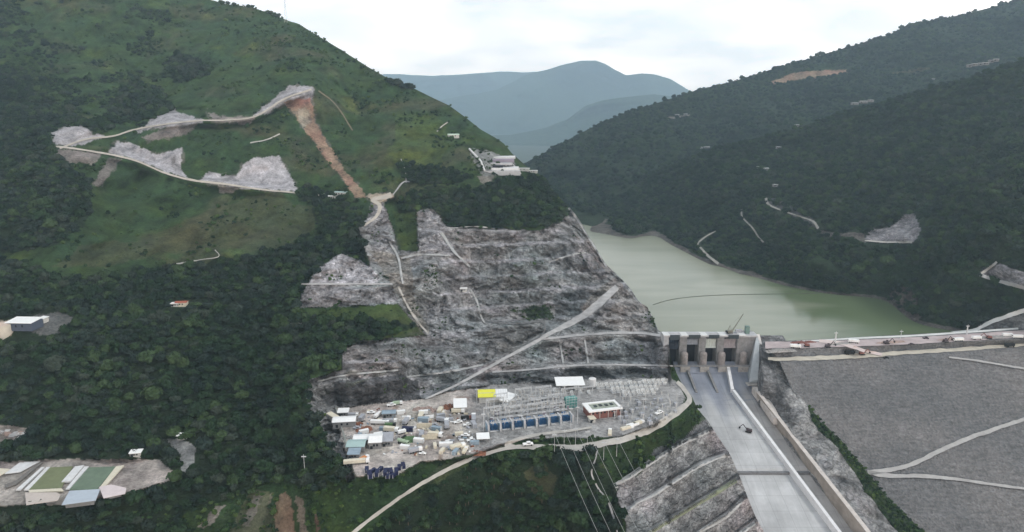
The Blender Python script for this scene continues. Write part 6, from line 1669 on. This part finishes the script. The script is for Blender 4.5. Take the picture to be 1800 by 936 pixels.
# ---- plant on the dam crest
for k, (u, v, kind, lab) in enumerate([
    (1398,612,'t','pale truck near the left end of the dam crest'), (1418,610,'e','dark excavator at the left of the crest below the reddish bank'), (1455,611,'e','dark excavator just left of the pink ramp on the crest'), (1500,603,'t','small pale truck right of the pink ramp'),
    (1558,605,'e','dark excavator on the pinkish crest left of the thin mast'), (1602,607,'c','dark pickup right of the thin mast on the crest'), (1662,602,'e','dark excavator on the right half of the crest'), (1684,600,'t','dark truck just left of the second white mast'),
    (1716,597,'t','white truck right of the second white mast'), (1738,596,'e','reddish excavator at the right end of the crest'), (1770,592,'t','white truck parked second from the right edge of the crest'), (1788,595,'t','long white truck at the right edge of the dam crest'), (1627,596,'c','small pickup on the pale upstream road')]):
    M_ = [M_WHITE, M_TYRE, M_BRICK][k % 3] if kind != 't' else (M_WHITE if 'white' in lab or 'pale' in lab else M_TYRE)
    o = {'t': lambda: mk_truck(M_, M_, lab=lab), 'e': lambda: mk_excavator(M_BRICK if 'red' in lab else plain('dirty_dark_paint', (.06,.045,.05), .7, .3, 1), lab), 'c': lambda: mk_car(plain('dirty_dark_paint', (.06,.045,.05)), lab)}[kind]()
    put(o, yardp(u, v, 15.05), random.uniform(-.3, .3) + (3.1 if k % 2 else 0), 1.1)
for (u, v, kind, lab) in [(1515,627,'e','dark excavator at the foot of the pink ramp on the tan berm'), (1493,626,'t','dark truck on the tan berm left of the pink ramp'), (1557,634,'c','dark pickup at the edge of the tan berm'), (1774,613,'t','dark truck on the right part of the tan berm')]:
    o = mk_truck(M_TYRE, M_TYRE, lab=lab) if kind == 't' else (mk_excavator(M_BRICK, lab) if kind == 'e' else mk_car(M_TYRE, lab)); put(o, yardp(u, v - 3, Z_BERM + .6), .1, 1.1)
RZD = math.atan(up_fit[0])
for i, (ua, ub, v, c_, lab) in enumerate([(1385,1440,603,M_BRICK,'reddish earth bank at the left end of the crest'), (1450,1500,606,M_GREYH,'grey spoil bank under the white mast'), (1530,1600,603,M_PINKH,'pinkish spoil bank along the middle of the crest'), (1640,1700,598,M_PINKH,'pinkish spoil bank left of the second white mast'), (1705,1790,594,M_GREYH,'grey spoil bank near the right end of the crest'), (1345,1400,617,M_GREYH,'grey rubble bank between the gate structure and the crest')]):
    pa = np.array(yardp(ua, v, 15)); pb = np.array(yardp(ub, v - 1, 15)); pc = (pa + pb) / 2
    h_ = heap((pc[0], pc[1], 15.0), abs(pb[0] - pa[0]), 7, 2.4 if i else 2.6, c_, lab, 30 + i, 'spoil_bank', 'bank'); h_.rotation_euler = (0, 0, RZD)

# ---- power lines leaving the switchyard
WL = [((975,762),(1066,960)), ((992,755),(1088,958)), ((1012,752),(1112,955)), ((1033,757),(1138,955)), ((1062,776),(1162,955)), ((1085,770),(1192,955)), ((960,764),(1050,965))]
for i, ((u0, v0), (u1, v1)) in enumerate(WL[:6]):
    a = at_z(u0, v0, 9.0); k = 2.2; u2, v2 = u0 + (u1 - u0) * 1.9, v0 + (v1 - v0) * 1.9
    b_ = at_y(u2, v2, 235.0)
    def wire(bm, a=a, b_=b_):
        prev = None; n = 40
        for j in range(n + 1):
            f = j / n; p = Vector(a + (b_ - a) * f); p.z -= 9 * 4 * f * (1 - f) * .35
            ring = [bm.verts.new(p + Vector((math.cos(t_), 0, math.sin(t_))) * .10) for t_ in (0, 2.1, 4.2)]
            if prev:
                for q in range(3): bm.faces.new((prev[q], prev[(q + 1) % 3], ring[(q + 1) % 3], ring[q]))
            prev = ring
    o = mk('power_line', wire, plain('aluminium_cable', (.42,.43,.42), .5, .1, 1)); props(o, 'pale overhead power line running down from the switchyard, %s from the left' % ORD[i], 'power line', 'power lines leaving the switchyard')
    mast(tuple(Vector(a) - Vector((0, 0, 13))), 12.5, 'dead-end post at the switchyard rim carrying the %s power line from the left' % ORD[i], 'post', r=.16, name='line_post', group='line posts')
# line tower on the left skyline
o = empty('lattice_tower', hillp(503, 40), 0, 'tall thin lattice tower on the skyline of the left mountain', 'tower')
def tw(bm):
    h = 42
    for (x, y) in ((-3, -3), (3, -3), (3, 3), (-3, 3)): cyl(bm, (x, y, -2), (x * .12, y * .12, h), .16, 4)
    for k in range(9):
        f0, f1 = k / 9, (k + 1) / 9; c0, c1 = 3 * (1 - .88 * f0), 3 * (1 - .88 * f1); cyl(bm, (-c0, -c0, h * f0), (c1, -c1, h * f1), .1, 4); cyl(bm, (c0, c0, h * f0), (-c1, c1, h * f1), .1, 4)
obj_part('mast', tw, M_STEEL, o); obj_part('crossarm', lambda bm: [cyl(bm, (-6, 0, z), (6, 0, z), .15, 4) for z in (30, 35, 40)], M_STEEL, o)

# ---- buildings on the slopes
def hb(u, v, w_, d_, h, rz, roof, wall, lab, s=None, name='house', cat='house', kd='gable', grp=None, dz=0.0, rise=None):
    p = hillp(u, v, s); return building(name, (p[0], p[1], p[2] + dz), w_, d_, h, rz, roof, wall, lab, cat, kd, group=grp, rise=rise)
hb(44, 576, 23, 14, 6, -.05, M_WHITE, plain('blue_grey_wall', (.07,.085,.12), .8, .2, .4), 'large white-roofed workshop with dark walls at the left edge of the forest', name='workshop', cat='workshop', kd='mono', rise=1.2)
hb(66, 570, 6, 5, 3, .4, M_WHITE, M_WALLW, 'small white hut right beside the large workshop, nearer one', name='hut', cat='hut', kd='mono'); hb(77, 565, 6, 5, 3, -.3, M_WHITE, M_WALLW, 'small white hut beyond the large workshop, farther one', name='hut', cat='hut', kd='mono')
o = empty('storage_tank', hillp(4, 588), 0, 'broad pale round storage tank at the left picture edge', 'tank')
obj_part('shell', lambda bm: cyl(bm, (0, 0, -3), (0, 0, 9), 8.5, 28), plain('cream_tank', (.55,.50,.42), .7, .12, .2), o); obj_part('roof', lambda bm: cyl(bm, (0, 0, 9.003), (0, 0, 10.4), 8.6, 28, .5), plain('tank_roof', (.50,.40,.33), .8, .15, .2), o)
hb(320, 537, 10, 6, 3.2, .1, M_REDR, M_CREAM, 'small house with a red-brown roof alone in the dark forest'); hb(308, 538, 6, 4, 2.6, .1, M_WHITE, M_WALLW, 'low white hut touching the red-roofed forest house', name='hut', cat='hut', kd='flat')
hb(240, 801, 7.5, 4.5, 3, .15, M_WHITE, M_WALLW, 'small white building above the earth field beside the ponds', name='hut', cat='hut', kd='mono')
hb(322, 770, 7, 4, 2.5, 0, M_WHITE, M_WALLW, 'small white cabin above the grey gully in the forest', name='cabin', cat='cabin', kd='mono')
hb(797, 242, 16, 9, 4, .2, plain('mint_roof', (.50,.62,.52), .6, .1, .3), M_WALLW, 'pale mint-roofed shed on the upper right slope of the left mountain', name='shed', cat='shed', kd='gable')
hb(815, 512, 7, 4, 3, .1, M_WHITE, M_WALLW, 'small white container cabin on the rock face', name='cabin', cat='cabin', kd='flat')
hb(570, 346, 14, 6, 3.5, -.2, M_PGREEN, M_WALLW, 'pale green roof at the end of the switchback road, left one', name='shed', cat='shed'); hb(600, 343, 16, 7, 3.5, -.2, M_TEAL, M_WALLW, 'teal roof at the end of the switchback road, right one', name='shed', cat='shed'); hb(585, 349, 10, 5, 3, 0, M_WHITE, M_WALLW, 'white roof between the pale green and the teal roofs', name='shed', cat='shed')
# terraced concrete works
pw = hillp(872, 300)
o = empty('terraced_works', pw, 0, 'stepped grey concrete works cut into the shoulder of the left mountain', 'concrete works')
def local(u, v, y): q = at_y(u, v, y); return (float(q[0]) - pw[0], float(q[1]) - pw[1], float(q[2]) - pw[2])
for k, (u0, u1, v0, v1, mt_, nm) in enumerate([(848,906,276.5,279.5,M_CONC_L,'terrace_wall'),(846,904,281,286,plain('mauve_concrete', (.25,.22,.26), .85, .15, .1),'terrace_wall'),(850,900,287.5,291,M_CONC,'terrace_wall'),(866,884,291.5,295,M_DARK,'portal'),(848,912,296,300,M_CONC_L,'terrace_wall'),(852,915,301,309,M_CONC,'terrace_wall')]):
    yy = float(left.sample((u0 + u1) / 2, v1)[1]) - 4
    x0, _, z0 = local(u0, v1, yy); x1, y1, z1 = local(u1, v0, yy)
    obj_part(nm, lambda bm: box_bm(bm, x0, x1, y1, y1 + 30, z0, z1), mt_, o, .2)
for (u0, v0, u1, v1) in ((825,262,845,283),(845,283,852,300),(888,289,892,297),(899,287,915,306)):
    yy = float(left.sample(u0, v0)[1]) - 6; a = local(u0, v0, yy); yy2 = float(left.sample(u1, v1)[1]) - 6; c = local(u1, v1, yy2)
    obj_part('stair_wall', lambda bm: cyl(bm, a, c, 1.3, 6), M_CONC_L if u0 != 888 else M_WHITE, o)
hb(918, 300, 20, 7, 3, -.1, M_CONC_L, M_WALLW, 'long pale low building right of the terraced concrete works', name='low_building', cat='building', kd='flat'); hb(936, 304, 14, 6, 3, -.1, M_CONC_L, M_WALLW, 'short pale building at the far end of the shoulder', name='low_building', cat='building', kd='flat')
# concrete buttress wall on the pale slope
hb(890,600, 1, 1, 1, 0, M_CONC, M_CONC, 'small grey rock block') if False else None
# white houses on the right bank
HS = [(1703,122,near_r,9),(1712,120,near_r,12),(1722,119,near_r,8),(1732,118,near_r,12),(1741,114,near_r,9),(1750,112,near_r,10),(1640,143,far_r,9),(1502,188,near_r,18),(1517,185,near_r,20),(1530,183,near_r,14),(1242,263,far_r,22),(1232,264,far_r,12),(1401,226,near_r,12),(1368,265,near_r,12),(1334,300,near_r,10),(1346,303,near_r,12),(1362,332,near_r,10),(1190,206,far_r,18),(1205,205,far_r,16)]
M_FARROOF = plain('dull_white_roof', (.48,.49,.49), .7, .1, .4)
HD = ['on the right ridge under the far slope','on the ridge shoulder','']
for i, (u, v, s_, w_) in enumerate(HS):
    lab = ('white house in the ridge-top village at the upper right, %s from the left' % ORD[i]) if i < 6 else ['tiny white house on the far slope left of the ridge-top village','white building at the left of the short row on the middle ridge','longest white building in the short row on the middle ridge','white building at the right of the short row on the middle ridge','long white building low on the far forest slope','small white building left of the long one low on the far slope','white hut on the middle ridge left of the short row','white hut below the middle ridge in the forest','white hut above the winding path on the right bank, left one','white hut above the winding path on the right bank, right one','lone white hut at the top of the winding path','pale building left on the far small clearing','pale building right on the far small clearing'][i - 6]
    hb(u, v, w_ * .8, 6, 3.0, random.uniform(-.3, .5), M_FARROOF, M_WALL, lab, s_, dz=4.5, kd='gable')

# ---- treatment ponds
zp = -25.0 
pf = lambda u, v: yardp(u, v, zp)
def px_poly(name, pts, z, mat, parent, th=.5):
    """slab whose outline is laid on the ground plane"""
    Q = [yardp(u, v, z) for u, v in pts]; bx, by, bz = parent.location
    lo = [(q[0] - bx, q[1] - by) for q in Q]
    return obj_part(name, lambda bm: prism(bm, lo, z - th - bz, z - bz), mat, parent)
M_PW1 = plain('olive_pond_water', (.17,.19,.10), .25, .15, .2); M_PW2 = plain('green_pond_water', (.13,.18,.125), .25, .15, .2)
ZQ = -23.6
o = empty('settling_pond', yardp(95, 840, zp), 0, 'olive green settling pond, left one of two, between pale walls', 'pond')
px_poly('water', [(88,822),(128,820),(108,858),(50,861)], ZQ, M_PW1, o); px_poly('wall', [(82,821),(88,821),(50,861),(42,861)], ZQ + .4, M_CONC_L, o, 1); px_poly('wall', [(72,822),(78,821),(36,861),(28,861)], ZQ + .4, M_CONC_L, o, 1); px_poly('wall', [(50,861.5),(108,858.5),(112,863),(52,866)], ZQ + .4, M_CREAM, o, 1)
o = empty('settling_pond', yardp(165, 840, zp), 0, 'deep green settling pond, right one of two, between pale walls', 'pond')
px_poly('water', [(156,822),(204,820),(170,861),(122,861)], ZQ, M_PW2, o); px_poly('wall', [(149,820),(156,820),(122,859),(115,860)], ZQ + .4, M_CONC_L, o, 1); px_poly('wall', [(204,820),(218,818),(184,856),(172,861)], ZQ + .4, M_CREAM, o, 1); px_poly('wall', [(132,820),(148,818),(124,846),(108,847)], ZQ + .6, M_CONC_L, o, 1.2)
o = empty('drying_bed', yardp(30, 840, zp), 0, 'pale empty drying bed left of the two green ponds', 'basin')
px_poly('floor', [(36,812),(70,811),(35,830),(8,833)], ZQ, M_CONC_L, o); px_poly('wall', [(70,812),(76,812),(30,850),(10,858),(8,852),(28,845)], ZQ + .3, plain('dark_kerb', (.16,.15,.14), .9), o, .8)
px_poly('floor', [(-60,818),(20,825),(-10,842),(-80,845)], ZQ, M_CREAM, o)
o = empty('sheet_roof', yardp(145, 872, zp), 0, 'long pale blue sheet roof along the front of the ponds', 'roof')
px_poly('sheet', [(122,863),(176,860),(168,880),(108,888)], ZQ + 3.0, plain('pale_blue_sheet', (.42,.47,.53), .5, .08, .3), o, .3); px_poly('post', [(126,868),(170,864),(164,878),(114,884)], ZQ + 2.6, M_WALL, o, 4)
o = empty('sheet_roof', yardp(70, 872, zp), 0, 'long pale beige sheet roof at the front left of the ponds', 'roof')
px_poly('sheet', [(44,866),(100,866),(106,870),(102,880),(46,888)], ZQ + 1.5, plain('beige_sheet', (.50,.44,.40), .6, .1, .3), o, .3); px_poly('post', [(50,870),(98,869),(98,878),(50,885)], ZQ + 1.1, M_WALL, o, 3)
o = empty('sheet_roof', yardp(200, 860, zp), 0, 'pinkish white sheet roof between the green pond and the bare earth field', 'roof')
px_poly('sheet', [(174,856),(196,852),(222,858),(220,868),(182,876)], ZQ + 2.0, plain('pinkish_sheet', (.62,.54,.54), .6, .1, .3), o, .3); px_poly('post', [(180,860),(214,860),(212,866),(186,872)], ZQ + 1.6, M_WALL, o, 3)
for k in range(22):
    u, v = (random.uniform(0, 66), random.uniform(756, 772)); 
    heap(hillp(u, v), random.uniform(3, 7), random.uniform(2, 5), random.uniform(1, 2.2), random.choice([M_CONC_L, M_GREYH, M_PINKH, M_CONC]), 'pale rubble block in the dump at the left picture edge', 60 + k, 'rubble_block', 'rubble')['group'] = 'rubble of the left dump'
